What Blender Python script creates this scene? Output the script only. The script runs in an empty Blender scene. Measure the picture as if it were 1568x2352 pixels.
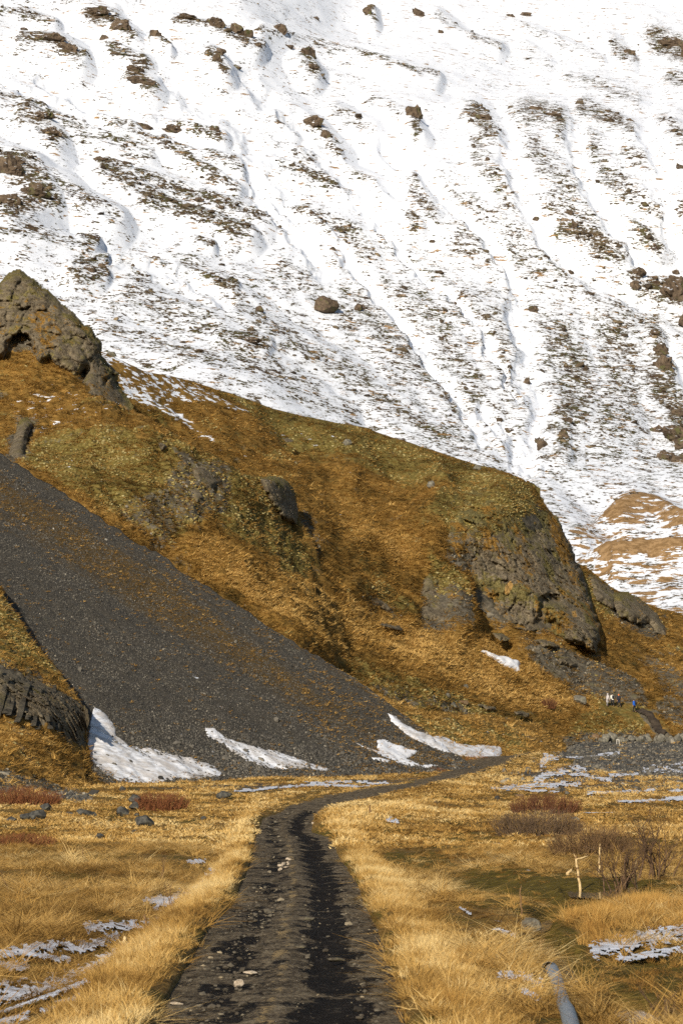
import bpy, math, random
import numpy as np
from mathutils import Vector, Matrix

# ------------------------------------------------------------------ camera, sky, sun, exposure
SC = bpy.context.scene
COL = SC.collection
W, H, F = 1568.0, 2352.0, 6860.0           # photo frame used for measuring, focal length in its pixels
HOR = 1750.0                               # row of the horizon
PITCH = math.atan((HOR - H / 2) / F)
CAMZ = 3.0

cam = bpy.data.cameras.new('camera')
cam_o = bpy.data.objects.new('camera', cam)
COL.objects.link(cam_o)
cam_o.location = (0, 0, CAMZ)
cam_o.rotation_euler = (math.pi / 2 + PITCH, 0, 0)
cam.sensor_fit = 'AUTO'
cam.sensor_width = 36.0
cam.lens = F / H * 36.0
cam.clip_start = 0.5
cam.clip_end = 20000
cam.dof.use_dof = True
cam.dof.focus_distance = 260
cam.dof.aperture_fstop = 8.0
SC.camera = cam_o

SUN_EL, SUN_AZ = math.radians(24), math.radians(20)      # behind the camera, to the left
to_sun = Vector((-math.sin(SUN_AZ) * math.cos(SUN_EL), -math.cos(SUN_AZ) * math.cos(SUN_EL), math.sin(SUN_EL)))
world = bpy.data.worlds.new('World')
SC.world = world
world.use_nodes = True
wn = world.node_tree.nodes
sky = wn.new('ShaderNodeTexSky')
sky.sky_type = 'NISHITA'
sky.sun_disc = False
sky.sun_elevation = SUN_EL
sky.sun_rotation = math.atan2(to_sun.x, to_sun.y)
sky.air_density = 1.0
sky.dust_density = 0.6
wn['Background'].inputs['Strength'].default_value = 0.07
world.node_tree.links.new(sky.outputs['Color'], wn['Background'].inputs['Color'])

sl = bpy.data.lights.new('sun', 'SUN')
sl.energy = 4.5
sl.angle = math.radians(0.5)
sl.color = (1.0, 0.91, 0.77)
sun_o = bpy.data.objects.new('sun', sl)
COL.objects.link(sun_o)
sun_o.rotation_euler = to_sun.to_track_quat('Z', 'Y').to_euler()

SC.view_settings.view_transform = 'Standard'
SC.view_settings.look = 'None'
SC.view_settings.exposure = 0.36
SC.view_settings.gamma = 1.0
SC.view_settings.use_curve_mapping = False
SC.render.engine = 'CYCLES'
SC.cycles.max_bounces = 4
SC.cycles.diffuse_bounces = 2
SC.cycles.transparent_max_bounces = 4
SC.cycles.use_denoising = False

RNG = np.random.default_rng(11)
random.seed(11)

# ------------------------------------------------------------------ numbers: rays, noise, masks
cp, sp = math.cos(PITCH), math.sin(PITCH)
def ray(x, y):
    v = (H / 2 - y) / F
    d = cp - v * sp
    return (x - W / 2) / F / d, (sp + v * cp) / d
def pt(x, y, Y):
    dx, dz = ray(np.asarray(x, float), np.asarray(y, float))
    return np.stack([dx * Y, np.broadcast_to(Y, np.shape(dx * Y)) * 1.0, CAMZ + dz * Y], -1)
def proj(P):
    X, Y, Z = P[..., 0], P[..., 1], P[..., 2] - CAMZ
    fw = Y * cp + Z * sp
    up = -Y * sp + Z * cp
    return W / 2 + F * X / fw, H / 2 - F * up / fw

_perm = np.random.default_rng(5).permutation(256)
_perm = np.concatenate([_perm, _perm, _perm]).astype(np.int32)
_grad = np.random.default_rng(6).normal(size=(256, 3))
_grad /= np.linalg.norm(_grad, axis=1)[:, None]
_grad = _grad.astype(np.float32)
_gx, _gy3, _gz3 = (np.ascontiguousarray(_grad[:, k]) for k in range(3))
def noise(p):
    p = np.asarray(p, np.float32)
    sh = p.shape[:-1]
    p = p.reshape(-1, 3)
    i = np.floor(p).astype(np.int32)
    f = p - i
    i &= 255
    u = f * f * f * (f * (f * 6 - 15) + 10)
    out = 0
    ix, iy, iz = (np.ascontiguousarray(i[:, k]) for k in range(3))
    fx, fy, fz = (np.ascontiguousarray(f[:, k]) for k in range(3))
    ux, uy, uz = (np.ascontiguousarray(u[:, k]) for k in range(3))
    wz = (1 - uz, uz)
    for cx in (0, 1):
        wx = ux if cx else 1 - ux
        a = _perm[(ix + cx) & 255]
        for cy in (0, 1):
            wxy = wx * (uy if cy else 1 - uy)
            b = _perm[a + ((iy + cy) & 255)]
            for cz in (0, 1):
                h = _perm[b + ((iz + cz) & 255)]
                out = out + (wxy * wz[cz]) * (_gx[h] * (fx - cx) + _gy3[h] * (fy - cy) + _gz3[h] * (fz - cz))
    return (out * 1.5).reshape(sh)
def fbm(p, octv=4, gain=0.5, ridged=False):
    p = np.asarray(p, np.float32)
    a, s, t = 1.0, 0.0, 0.0
    for k in range(octv):
        n = noise(p + k * 17.3)
        if ridged:
            n = 1 - 2 * np.abs(n)
        s = s + a * n
        t += a
        a *= gain
        p = p * 2.03
    return s / t
def worley(p, seed=0):
    p = np.asarray(p, np.float32)
    sh = p.shape[:-1]
    p = p.reshape(-1, 3)
    i = np.floor(p).astype(np.int64)
    f1 = np.full(len(p), 9e9, np.float32)
    f2 = f1.copy()
    cid = np.zeros(len(p), np.float32)
    for dx in (-1, 0, 1):
        for dy in (-1, 0, 1):
            for dz in (-1, 0, 1):
                c = i + (dx, dy, dz)
                h = (c[:, 0] * 73856093 ^ c[:, 1] * 19349663 ^ c[:, 2] * 83492791 ^ seed * 7919) & 0x7fffffff
                r = np.stack([(h % 1013) / 1013, ((h // 1013) % 1019) / 1019, ((h // 1031987) % 1021) / 1021], -1)
                d = ((c + r - p) ** 2).sum(-1).astype(np.float32)
                m = d < f1
                f2 = np.where(m, f1, np.minimum(f2, d))
                cid = np.where(m, (h % 997) / 997.0, cid)
                f1 = np.where(m, d, f1)
    return np.sqrt(f1).reshape(sh), np.sqrt(f2).reshape(sh), cid.reshape(sh)

def sstep(a, b, x):
    t = np.clip((x - a) / (b - a), 0, 1)
    return t * t * (3 - 2 * t)
def seg_dist(x, y, pts, closed=False):
    x = np.asarray(x, float)
    y = np.asarray(y, float)
    best = np.full(np.shape(x), 1e9)
    n = len(pts)
    for k in range(n if closed else n - 1):
        ax, ay = pts[k]
        bx, by = pts[(k + 1) % n]
        ex, ey = bx - ax, by - ay
        t = np.clip(((x - ax) * ex + (y - ay) * ey) / (ex * ex + ey * ey + 1e-9), 0, 1)
        best = np.minimum(best, np.hypot(x - ax - t * ex, y - ay - t * ey))
    return best
def near_dist(x, y, pts, R):
    """Distance to a line, worked out only where it is under R."""
    a = np.array(pts, float)
    x, y = np.broadcast_arrays(np.asarray(x, float), np.asarray(y, float))
    out = np.full(x.shape, 1e6)
    k = (x > a[:, 0].min() - R) & (x < a[:, 0].max() + R) & (y > a[:, 1].min() - R) & (y < a[:, 1].max() + R)
    if k.any():
        out[k] = seg_dist(x[k], y[k], pts)
    return out
def inside(x, y, pts):
    r = np.zeros(np.shape(x), bool)
    n = len(pts)
    for k in range(n):
        ax, ay = pts[k]
        bx, by = pts[(k + 1) % n]
        c = ((ay > y) != (by > y)) & (x < (bx - ax) * (y - ay) / (by - ay + 1e-12) + ax)
        r ^= c
    return r
def sdpoly(x, y, pts):                     # >0 inside
    a = np.array(pts, float)
    x, y = np.broadcast_arrays(np.asarray(x, float), np.asarray(y, float))
    out = np.full(x.shape, -1e3)
    R = 160
    k = (x > a[:, 0].min() - R) & (x < a[:, 0].max() + R) & (y > a[:, 1].min() - R) & (y < a[:, 1].max() + R)
    if k.any():
        xx, yy = x[k], y[k]
        d = seg_dist(xx, yy, pts, True)
        out[k] = np.where(inside(xx, yy, pts), d, -d)
    return out
def stroke(x, y, pts, w):
    return np.clip(1.25 - near_dist(x, y, pts, w * 1.3) / w, 0, 1)
def curve(pts):
    a = np.array(pts, float)
    return lambda x: np.interp(x, a[:, 0], a[:, 1])
class RBF:
    def __init__(s, pts):
        a = np.array(pts, float)
        s.p = a[:, :2] / 500.0
        n = len(a)
        A = np.zeros((n + 3, n + 3))
        A[:n, :n] = s.k(s.p[:, None], s.p[None]) + np.eye(n) * 1e-3
        A[:n, n] = 1
        A[:n, n + 1:] = s.p
        A[n:, :n] = A[:n, n:].T
        s.w = np.linalg.solve(A, np.concatenate([a[:, 2], np.zeros(3)]))
    @staticmethod
    def k(a, b):
        r = np.sqrt(((a - b) ** 2).sum(-1)) + 1e-9
        return r * r * np.log(r)
    def __call__(s, x, y):
        x, y = np.broadcast_arrays(np.asarray(x, float), np.asarray(y, float))
        q = np.stack([x, y], -1).reshape(-1, 2) / 500.0
        o = s.w[-3] + q @ s.w[-2:]
        for k in range(len(s.p)):
            o += s.w[k] * s.k(q, s.p[k])
        return o.reshape(x.shape)

# ------------------------------------------------------------------ mesh and object helpers
def mesh_np(name, V, Fq, mat=None, smooth=True, attrs=None):
    me = bpy.data.meshes.new(name)
    V = np.ascontiguousarray(V, np.float32).reshape(-1, 3)
    Fq = np.ascontiguousarray(Fq, np.int32)
    k = Fq.shape[1]
    me.vertices.add(len(V))
    me.vertices.foreach_set('co', V.ravel())
    me.loops.add(Fq.size)
    me.loops.foreach_set('vertex_index', Fq.ravel())
    me.polygons.add(len(Fq))
    me.polygons.foreach_set('loop_start', np.arange(0, Fq.size, k, dtype=np.int32))
    me.polygons.foreach_set('loop_total', np.full(len(Fq), k, np.int32))
    me.polygons.foreach_set('use_smooth', np.full(len(Fq), smooth, bool))
    for an, val in (attrs or {}).items():
        val = np.ascontiguousarray(val, np.float32)
        if val.ndim == 1:
            at = me.attributes.new(an, 'FLOAT', 'POINT')
            at.data.foreach_set('value', val)
        else:
            at = me.attributes.new(an, 'FLOAT_COLOR', 'POINT')
            if val.shape[1] == 3:
                val = np.concatenate([val, np.ones((len(val), 1), np.float32)], 1)
            at.data.foreach_set('color', val.ravel())
    me.update(calc_edges=True)
    if mat:
        me.materials.append(mat)
    return me
def link(name, me, parent=None):
    o = bpy.data.objects.new(name, me)
    COL.objects.link(o)
    if parent:
        o.parent = parent
    return o
def tag(o, label=None, cat=None, group=None, kind=None):
    for k, v in (('label', label), ('category', cat), ('group', group), ('kind', kind)):
        if v:
            o[k] = v
    return o
def empty(name, loc=(0, 0, 0), rz=0.0):
    o = link(name, None)
    o.location = loc
    o.rotation_euler = (0, 0, rz)
    o.empty_display_size = 0.2
    return o
def grid_faces(ny, nx, keep=None):
    i = np.arange(ny * nx).reshape(ny, nx)
    q = np.stack([i[:-1, :-1], i[:-1, 1:], i[1:, 1:], i[1:, :-1]], -1)
    if keep is not None:
        k = keep[:-1, :-1] & keep[:-1, 1:] & keep[1:, 1:] & keep[1:, :-1]
        q = q[k]
    return q.reshape(-1, 4)
def compact(V, Fq, attrs):
    u, inv = np.unique(Fq, return_inverse=True)
    return V[u], inv.reshape(Fq.shape), {k: v[u] for k, v in attrs.items()}
def normals(P):
    du = np.gradient(P, axis=1)
    dv = np.gradient(P, axis=0)
    n = np.cross(du, dv)
    n /= np.linalg.norm(n, axis=-1, keepdims=True) + 1e-12
    s = np.sign(n[..., 1:2])
    return np.where(s > 0, -n, n)          # towards the viewer's side

class Sheet:
    """A slope: columns across, rows from its foot up to its crest, then over the back."""
    def __init__(s, xs, top, bot, ny, depth, disp, back=((6, -1.5), (14, -6), (30, -20), (60, -60))):
        xs = np.asarray(xs, float)
        t = np.linspace(0, 1, ny)[:, None]
        yt, yb = top(xs)[None], bot(xs)[None]
        s.x = np.broadcast_to(xs[None], (ny, len(xs))).copy()
        s.y = yb + (yt - yb) * t
        s.xs, s.top, s.bot, s.ny = xs, top, bot, ny
        P = pt(s.x, s.y, depth(s.x, s.y))
        N = normals(P)
        s.P = P + disp(P, N, s.x, s.y)
        s.N = normals(s.P)
        rows = [s.P]
        for dy, dz in back:
            rows.append(s.P[-1:] + np.array([0, dy, dz]))
        s.full = np.concatenate(rows, 0)
        s.nb = len(back)
    def at(s, x, y):
        cx = np.interp(x, s.xs, np.arange(len(s.xs)))
        yt, yb = s.top(x), s.bot(x)
        cy = np.clip((np.asarray(y) - yb) / (yt - yb), 0, 1) * (s.ny - 1)
        ix = np.clip(np.floor(cx).astype(int), 0, len(s.xs) - 2)
        iy = np.clip(np.floor(cy).astype(int), 0, s.ny - 2)
        fx, fy = (cx - ix)[..., None], (cy - iy)[..., None]
        P = s.P
        return (P[iy, ix] * (1 - fx) * (1 - fy) + P[iy, ix + 1] * fx * (1 - fy) + P[iy + 1, ix] * (1 - fx) * fy + P[iy + 1, ix + 1] * fx * fy)
    def nat(s, x, y):
        cx = np.interp(x, s.xs, np.arange(len(s.xs)))
        yt, yb = s.top(x), s.bot(x)
        cy = np.clip((np.asarray(y) - yb) / (yt - yb), 0, 1) * (s.ny - 1)
        return s.N[np.rint(cy).astype(int), np.rint(cx).astype(int)]
    def build(s, name, mat, attrs, parent=None):
        ny, nx = s.full.shape[:2]
        at = {}
        for k, v in attrs.items():
            ext = np.concatenate([v] + [v[-1:]] * s.nb, 0)
            at[k] = ext.reshape(ny * nx, *v.shape[2:])
        return link(name, mesh_np(name, s.full.reshape(-1, 3), grid_faces(ny, nx), mat, True, at), parent)

# ------------------------------------------------------------------ materials
class NT:
    def __init__(s, name):
        s.m = bpy.data.materials.new(name)
        s.m.use_nodes = True
        s.t = s.m.node_tree
        s.b = s.t.nodes['Principled BSDF']
        s.b.inputs['Roughness'].default_value = 0.9
        s.b.inputs['Specular IOR Level'].default_value = 0.06
        s.tc = s.t.nodes.new('ShaderNodeTexCoord').outputs['Object']
    def n(s, typ, **kw):
        nd = s.t.nodes.new('ShaderNode' + typ)
        for k, v in kw.items():
            setattr(nd, k, v)
        return nd
    def put(s, sock, v):
        if hasattr(v, 'is_output'):
            s.t.links.new(v, sock)
        elif isinstance(v, (tuple, list)):
            sock.default_value = tuple(v) + ((1,) if len(v) == 3 and len(sock.default_value) == 4 else ())
        else:
            sock.default_value = v
    def math(s, op, a, b=0.0, c=None, clamp=False):
        nd = s.n('Math', operation=op, use_clamp=clamp)
        s.put(nd.inputs[0], a)
        s.put(nd.inputs[1], b)
        if c is not None:
            s.put(nd.inputs[2], c)
        return nd.outputs[0]
    def mapping(s, scale=(1, 1, 1), rot=(0, 0, 0), src=None):
        nd = s.n('Mapping')
        s.put(nd.inputs['Vector'], src or s.tc)
        nd.inputs['Scale'].default_value = scale
        nd.inputs['Rotation'].default_value = rot
        return nd.outputs[0]
    def noise(s, scale, detail=4, rough=0.55, vec=None, dist=0.0, col=False):
        nd = s.n('TexNoise')
        s.put(nd.inputs['Vector'], vec or s.tc)
        nd.inputs['Scale'].default_value = scale
        nd.inputs['Detail'].default_value = detail
        nd.inputs['Roughness'].default_value = rough
        nd.inputs['Distortion'].default_value = dist
        return nd.outputs['Color' if col else 'Fac']
    def voro(s, scale, feature='F1', vec=None, out='Distance', rnd=1.0):
        nd = s.n('TexVoronoi', feature=feature)
        s.put(nd.inputs['Vector'], vec or s.tc)
        nd.inputs['Scale'].default_value = scale
        nd.inputs['Randomness'].default_value = rnd
        return nd.outputs[out]
    def step(s, x, a, b):
        nd = s.n('MapRange', interpolation_type='SMOOTHSTEP')
        s.put(nd.inputs[0], x)
        s.put(nd.inputs[1], a)
        s.put(nd.inputs[2], b)
        return nd.outputs[0]
    def mix(s, f, a, b, mode='MIX'):
        nd = s.n('Mix', data_type='RGBA', blend_type=mode)
        s.put(nd.inputs[0], f)
        s.put(nd.inputs[6], a)
        s.put(nd.inputs[7], b)
        return nd.outputs[2]
    def ramp(s, x, stops):
        nd = s.n('ValToRGB')
        s.put(nd.inputs[0], x)
        el = nd.color_ramp.elements
        while len(el) < len(stops):
            el.new(0.5)
        for e, (p, c) in zip(el, stops):
            e.position = p
            e.color = tuple(c) + (1,)
        return nd.outputs[0]
    def attr(s, name, typ='GEOMETRY'):
        nd = s.n('Attribute', attribute_name=name, attribute_type=typ)
        return nd
    def bump(s, h, strength=0.5, dist=0.1, prev=None):
        nd = s.n('Bump')
        nd.inputs['Strength'].default_value = strength
        nd.inputs['Distance'].default_value = dist
        s.put(nd.inputs['Height'], h)
        if prev:
            s.put(nd.inputs['Normal'], prev)
        s.put(s.b.inputs['Normal'], nd.outputs[0])
        return nd.outputs[0]
    def color(s, c):
        s.put(s.b.inputs['Base Color'], c)
        return s.m

ROCK = [(0.25, (0.045, 0.042, 0.036)), (0.5, (0.10, 0.088, 0.064)), (0.75, (0.165, 0.145, 0.10))]
def terrain_mat(name, grass, moss, rock, k=1.0, grass_scale=1.0, bump=(0.6, 0.25)):
    """R moss, G rock, B snow on a ground of dry grass; every edge broken up by noise."""
    t = NT(name)
    sep = t.n('SeparateColor')
    t.put(sep.inputs[0], t.attr('mask').outputs['Color'])
    R, G, B = sep.outputs[0], sep.outputs[1], sep.outputs[2]
    big = t.noise(0.09 * k, 5, 0.6)
    mid = t.noise(0.9 * k * grass_scale, 6, 0.65)
    fine = t.noise(5.5 * k * grass_scale, 5, 0.7)
    mf = t.math('ADD', t.math('MULTIPLY', mid, 0.6), t.math('MULTIPLY', fine, 0.4))
    g = t.ramp(mf, [(0.30, grass[0]), (0.46, grass[1]), (0.60, grass[2]), (0.72, grass[3])])
    g = t.mix(t.step(big, 0.45, 0.62), g, t.mix(0.5, g, grass[1]))
    ms = t.ramp(t.noise(2.2 * k, 5, 0.6), [(0.3, moss[0]), (0.52, moss[1]), (0.68, moss[2])])
    rn = t.noise(1.4 * k, 8, 0.68)
    rk = t.ramp(rn, list(zip((0.28, 0.45, 0.6, 0.75), rock)))
    lich = t.step(t.noise(0.5 * k, 5, 0.6), 0.56, 0.68)
    rk = t.mix(t.math('MULTIPLY', lich, 0.45), rk, (0.17, 0.15, 0.075))
    edge = t.math('ADD', t.math('MULTIPLY', t.noise(0.35 * k, 5, 0.72), 0.6), t.math('MULTIPLY', t.noise(2.4 * k, 4, 0.7), 0.4))
    e2 = t.math('SUBTRACT', edge, 0.5)
    def cut(m, amt, w):
        x = t.math('ADD', m, t.math('MULTIPLY', e2, amt))
        return t.step(x, 0.5 - w, 0.5 + w)
    c = t.mix(cut(R, 2.8, 0.22), g, ms)
    c = t.mix(cut(G, 3.0, 0.14), c, rk)
    sx = t.math('ADD', B, t.math('MULTIPLY', t.math('SUBTRACT', t.noise(1.0, 6, 0.6, t.mapping((0.5, 0.5, 1.6), (0, 0.45, 0))), 0.5), 2.6))
    sn = t.step(sx, 0.52, 0.62)
    c = t.mix(sn, c, (0.76, 0.79, 0.85))
    t.color(c)
    hb = t.math('ADD', mf, t.math('MULTIPLY', t.math('MULTIPLY', rn, G), 1.2))
    t.bump(hb, bump[0], bump[1])
    return t.m

def inst_mat(name, stops, dark=None, trans=0.0, base_dark=0.0, rough=0.85, spec=0.2):
    """A colour picked for each tuft or stone, with a little variation over it."""
    t = NT(name)
    a = t.attr('tint', 'INSTANCER').outputs['Fac']
    c = t.ramp(a, stops)
    if dark:
        c = t.mix(t.math('MULTIPLY', t.step(t.noise(6.0, 4, 0.7), 0.42, 0.62), dark), c, (0.02, 0.018, 0.014))
    t.color(c)
    t.b.inputs['Roughness'].default_value = rough
    t.b.inputs['Specular IOR Level'].default_value = spec
    if trans:
        out = t.t.nodes['Material Output']
        tr = t.n('BsdfTranslucent')
        t.put(tr.inputs[0], c)
        mx = t.n('MixShader')
        mx.inputs[0].default_value = trans
        t.t.links.new(t.b.outputs[0], mx.inputs[1])
        t.t.links.new(tr.outputs[0], mx.inputs[2])
        t.t.links.new(mx.outputs[0], out.inputs[0])
    return t.m

def plain(name, c, c2=None, scale=8.0, rough=0.85, bump=0.0, detail=5, spec=0.25):
    t = NT(name)
    if c2:
        t.color(t.mix(t.step(t.noise(scale, detail, 0.65), 0.35, 0.65), c, c2))
    else:
        t.put(t.b.inputs['Base Color'], c)
    t.b.inputs['Roughness'].default_value = rough
    t.b.inputs['Specular IOR Level'].default_value = spec
    if bump:
        t.bump(t.noise(scale * 1.5, 6, 0.7), bump, 0.05)
    return t.m

# ------------------------------------------------------------------ scattering (one object of uncountable stuff each)
def scatter(name, protos, pts, rot, scl, idx, tint):
    me = bpy.data.meshes.new(name)
    n = len(pts)
    me.vertices.add(n)
    me.vertices.foreach_set('co', np.ascontiguousarray(pts, np.float32).ravel())
    for an, typ, key, val in (('rot', 'FLOAT_VECTOR', 'vector', rot), ('scl', 'FLOAT_VECTOR', 'vector', scl), ('tint', 'FLOAT', 'value', tint)):
        at = me.attributes.new(an, typ, 'POINT')
        at.data.foreach_set(key, np.ascontiguousarray(val, np.float32).ravel())
    at = me.attributes.new('idx', 'INT', 'POINT')
    at.data.foreach_set('value', np.ascontiguousarray(idx, np.int32))
    o = link(name, me)
    ng = bpy.data.node_groups.new(name + '_scatter', 'GeometryNodeTree')
    ng.interface.new_socket('Geometry', in_out='INPUT', socket_type='NodeSocketGeometry')
    ng.interface.new_socket('Geometry', in_out='OUTPUT', socket_type='NodeSocketGeometry')
    gi, go = ng.nodes.new('NodeGroupInput'), ng.nodes.new('NodeGroupOutput')
    ip = ng.nodes.new('GeometryNodeInstanceOnPoints')
    ci = ng.nodes.new('GeometryNodeCollectionInfo')
    c = bpy.data.collections.new(name + '_kinds')
    for p in protos:
        c.objects.link(p)
    ci.inputs['Collection'].default_value = c
    ci.inputs['Separate Children'].default_value = True
    ci.inputs['Reset Children'].default_value = True
    L = ng.links.new
    L(gi.outputs[0], ip.inputs['Points'])
    L(ci.outputs[0], ip.inputs['Instance'])
    ip.inputs['Pick Instance'].default_value = True
    for an, typ, sock in (('idx', 'INT', 'Instance Index'), ('rot', 'FLOAT_VECTOR', 'Rotation'), ('scl', 'FLOAT_VECTOR', 'Scale')):
        na = ng.nodes.new('GeometryNodeInputNamedAttribute')
        na.data_type = typ
        na.inputs['Name'].default_value = an
        L(na.outputs[0], ip.inputs[sock])
    L(ip.outputs[0], go.inputs[0])
    md = o.modifiers.new('scatter', 'NODES')
    md.node_group = ng
    o['kind'] = 'stuff'
    return o

def tuft_mesh(name, nb, mat, spread=0.25, width=0.02, lean=0.35, droop=0.35, seed=0, hmin=0.5):
    r = np.random.default_rng(seed)
    V, Fs = [], []
    for k in range(nb):
        a = r.uniform(0, 6.283)
        rad = spread * math.sqrt(r.uniform())
        bx, by = rad * math.cos(a), rad * math.sin(a)
        h = r.uniform(hmin, 1.0)
        la = a + r.normal(0, 0.9)
        l = lean * r.uniform(0.2, 1.3)
        dx, dy = math.cos(la), math.sin(la)
        sa = r.uniform(0, 3.14159)
        sx, sy = math.cos(sa) * width * r.uniform(0.6, 1.3), math.sin(sa) * width * r.uniform(0.6, 1.3)
        base = len(V)
        for q, wq in ((0, 1.0), (0.5, 0.8), (1.0, 0.12)):
            off = l * q + droop * l * q * q
            z = h * (q - 0.25 * droop * q * q)
            cx, cy = bx + dx * off * h, by + dy * off * h
            V.append((cx - sx * wq, cy - sy * wq, z - 0.03))
            V.append((cx + sx * wq, cy + sy * wq, z - 0.03))
        Fs += [(base, base + 1, base + 3, base + 2), (base + 2, base + 3, base + 5, base + 4)]
    me = mesh_np(name, np.array(V), np.array(Fs), mat, True)
    return bpy.data.objects.new(name, me)

import bmesh
_ico = {}
def ico(sub):
    if sub not in _ico:
        bm = bmesh.new()
        bmesh.ops.create_icosphere(bm, subdivisions=sub, radius=1.0)
        V = np.array([v.co[:] for v in bm.verts])
        Fq = np.array([[v.index for v in f.verts] for f in bm.faces])
        bm.free()
        _ico[sub] = (V, Fq)
    return _ico[sub]
def rock_verts(seed, sub=2, cuts=12, rough=0.08, scale=(1, 1, 0.8), nscale=1.6):
    r = np.random.default_rng(seed)
    V, Fq = ico(sub)
    V = V.copy()
    for k in range(cuts):
        n = r.normal(size=3)
        n /= np.linalg.norm(n)
        d = r.uniform(0.45, 0.85)
        e = V @ n - d
        V -= np.clip(e, 0, None)[:, None] * n * 0.95
    V *= 1 + rough * fbm(V * nscale + seed * 3.7, 4)[:, None] * 2.2
    return V * np.array(scale), Fq
def rock_mesh(name, seed, mat, smooth=False, **kw):
    V, Fq = rock_verts(seed, **kw)
    return mesh_np(name, V, Fq, mat, smooth)

# =================================================================== THE SETTING
# ------------------------------------------------------------------ ground: height, track, masks
_gy = np.array([0, 12, 20, 34, 45, 86, 130, 180, 240, 320, 430, 520, 700, 1200], float)
_gz = np.array([1.35, 0.8, 0.35, 0.0, -0.03, -0.10, 0.14, 0.45, 1.2, 2.6, 6.1, 10, 12, 12], float)
_Yt = np.concatenate([np.linspace(5, 60, 300), np.linspace(60.2, 520, 1400)])
def base_z(Y):
    return np.interp(Y, _gy, _gz)
_ker = np.hanning(61)
_ker /= _ker.sum()
_zs = np.interp(np.arange(0, 1300, 0.5), _gy, _gz)
_zs2 = np.convolve(np.pad(_zs, 30, mode='edge'), _ker, 'valid')
def base_z(Y):
    return np.interp(Y, np.arange(0, 1300, 0.5), _zs2)
_, _yt = proj(np.stack([np.zeros_like(_Yt), _Yt, base_z(_Yt)], -1))
_yt = np.minimum.accumulate(_yt)
def y2Y(y):                               # photo row -> distance along the plain
    return np.interp(-np.asarray(y, float), -_yt, _Yt)

TRACK = [(250, 2560), (300, 2440), (350, 2352), (400, 2250), (480, 2130), (545, 2050), (572, 1990), (588, 1910), (605, 1880), (650, 1862), (700, 1848), (760, 1836),
         (850, 1822), (930, 1812), (985, 1800), (1040, 1775), (1065, 1760), (1110, 1752), (1150, 1735), (1190, 1718), (1230, 1709), (1262, 1704), (1320, 1697),
         (1325, 1704), (1268, 1713), (1235, 1722), (1200, 1736), (1165, 1758), (1120, 1772), (1080, 1785), (1040, 1796), (985, 1811), (930, 1820), (870, 1833), (800, 1846), (745, 1856),
         (722, 1880), (716, 1905), (760, 1925), (790, 1975), (825, 2040), (865, 2130), (905, 2240), (935, 2352), (955, 2440), (980, 2560)]
_tl = np.array(TRACK[:12])[::-1]
_tr = np.array(TRACK[-12:])
ICE_ZONES = [([(0, 2195), (120, 2170), (200, 2160), (268, 2135)], 9), ([(-60, 2262), (100, 2235), (200, 2205), (292, 2160)], 19), ([(-60, 2320), (100, 2285), (200, 2255)], 13), ([(40, 2190), (160, 2182)], 6), ([(60, 2260), (170, 2238)], 7), ([(280, 2165), (345, 2115), (400, 2078), (450, 2035), (490, 1995)], 11), ([(100, 2320), (180, 2290)], 8), ([(0, 2210), (60, 2205)], 9), ([(200, 2130), (330, 2105), (392, 2082)], 11), ([(360, 2062), (455, 2028)], 10), ([(330, 2060), (380, 2050)], 6), ([(430, 1985), (470, 1972)], 6), ([(0, 2345), (60, 2330)], 12),
             ([(1370, 2195), (1480, 2172), (1600, 2150)], 20), ([(1150, 2252), (1200, 2256), (1240, 2270)], 12), ([(1200, 2285), (1235, 2300)], 9), ([(1130, 2150), (1180, 2165)], 6), ([(1420, 2215), (1600, 2190)], 8), ([(1050, 2090), (1080, 2110)], 5),
             ([(1240, 1768), (1255, 1745), (1280, 1742)], 9), ([(1250, 1738), (1330, 1742), (1420, 1732)], 4), ([(1230, 1790), (1290, 1775), (1340, 1768)], 10), ([(1160, 1808), (1250, 1805), (1330, 1800)], 7), ([(1130, 1815), (1200, 1818), (1280, 1822)], 4), ([(1350, 1825), (1440, 1818), (1500, 1815)], 6), ([(1400, 1785), (1460, 1780)], 5), ([(1480, 1768), (1600, 1772)], 8), ([(1500, 1755), (1640, 1750)], 4),
             ([(1420, 1845), (1600, 1838)], 5), ([(540, 1818), (700, 1806), (850, 1808)], 4), ([(700, 1800), (800, 1798), (900, 1800)], 3), ([(890, 1890), (910, 1892)], 6), ([(1540, 1815), (1640, 1820)], 5), ([(1340, 1870), (1420, 1866)], 3), ([(1340, 1950), (1400, 1960)], 3), ([(1310, 1780), (1400, 1796)], 5)]
def ice_m(x, y):
    m = np.zeros(np.shape(x))
    for p, w in ICE_ZONES:
        m = np.maximum(m, 1.25 - near_dist(x, y, p, w * 1.3) / w)
    return m
SHOULDER = [(1260, 1722), (1200, 1748), (1120, 1788), (1030, 1815), (950, 1835), (850, 1860), (780, 1890)]

PUDDLES = [([(1222, 2092), (1262, 2082), (1285, 2100), (1262, 2122), (1228, 2114)], 'uppermost small dark puddle in the ditch beside the rounded stone'),
           ([(1228, 2168), (1262, 2142), (1290, 2166), (1330, 2212), (1352, 2246), (1305, 2242), (1255, 2200)], 'long dark puddle along the ditch above the pipe'),
           ([(1400, 2292), (1470, 2294), (1545, 2322), (1470, 2340), (1412, 2322)], 'dark puddle at the lower edge of the marsh'),
           ([(1290, 2042), (1360, 2046), (1450, 2034), (1490, 2046), (1400, 2070), (1305, 2064)], 'dark puddle at the feet of the pale stakes'),
           ([(1045, 2030), (1100, 2024), (1170, 2034), (1120, 2046), (1060, 2044)], 'narrow dark puddle at the left end of the mossy marsh')]
def puddle_sd(x, y):
    d = np.full(np.shape(x), -1e3)
    for p, _l in PUDDLES:
        d = np.maximum(d, sdpoly(x, y, p))
    return d
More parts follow.
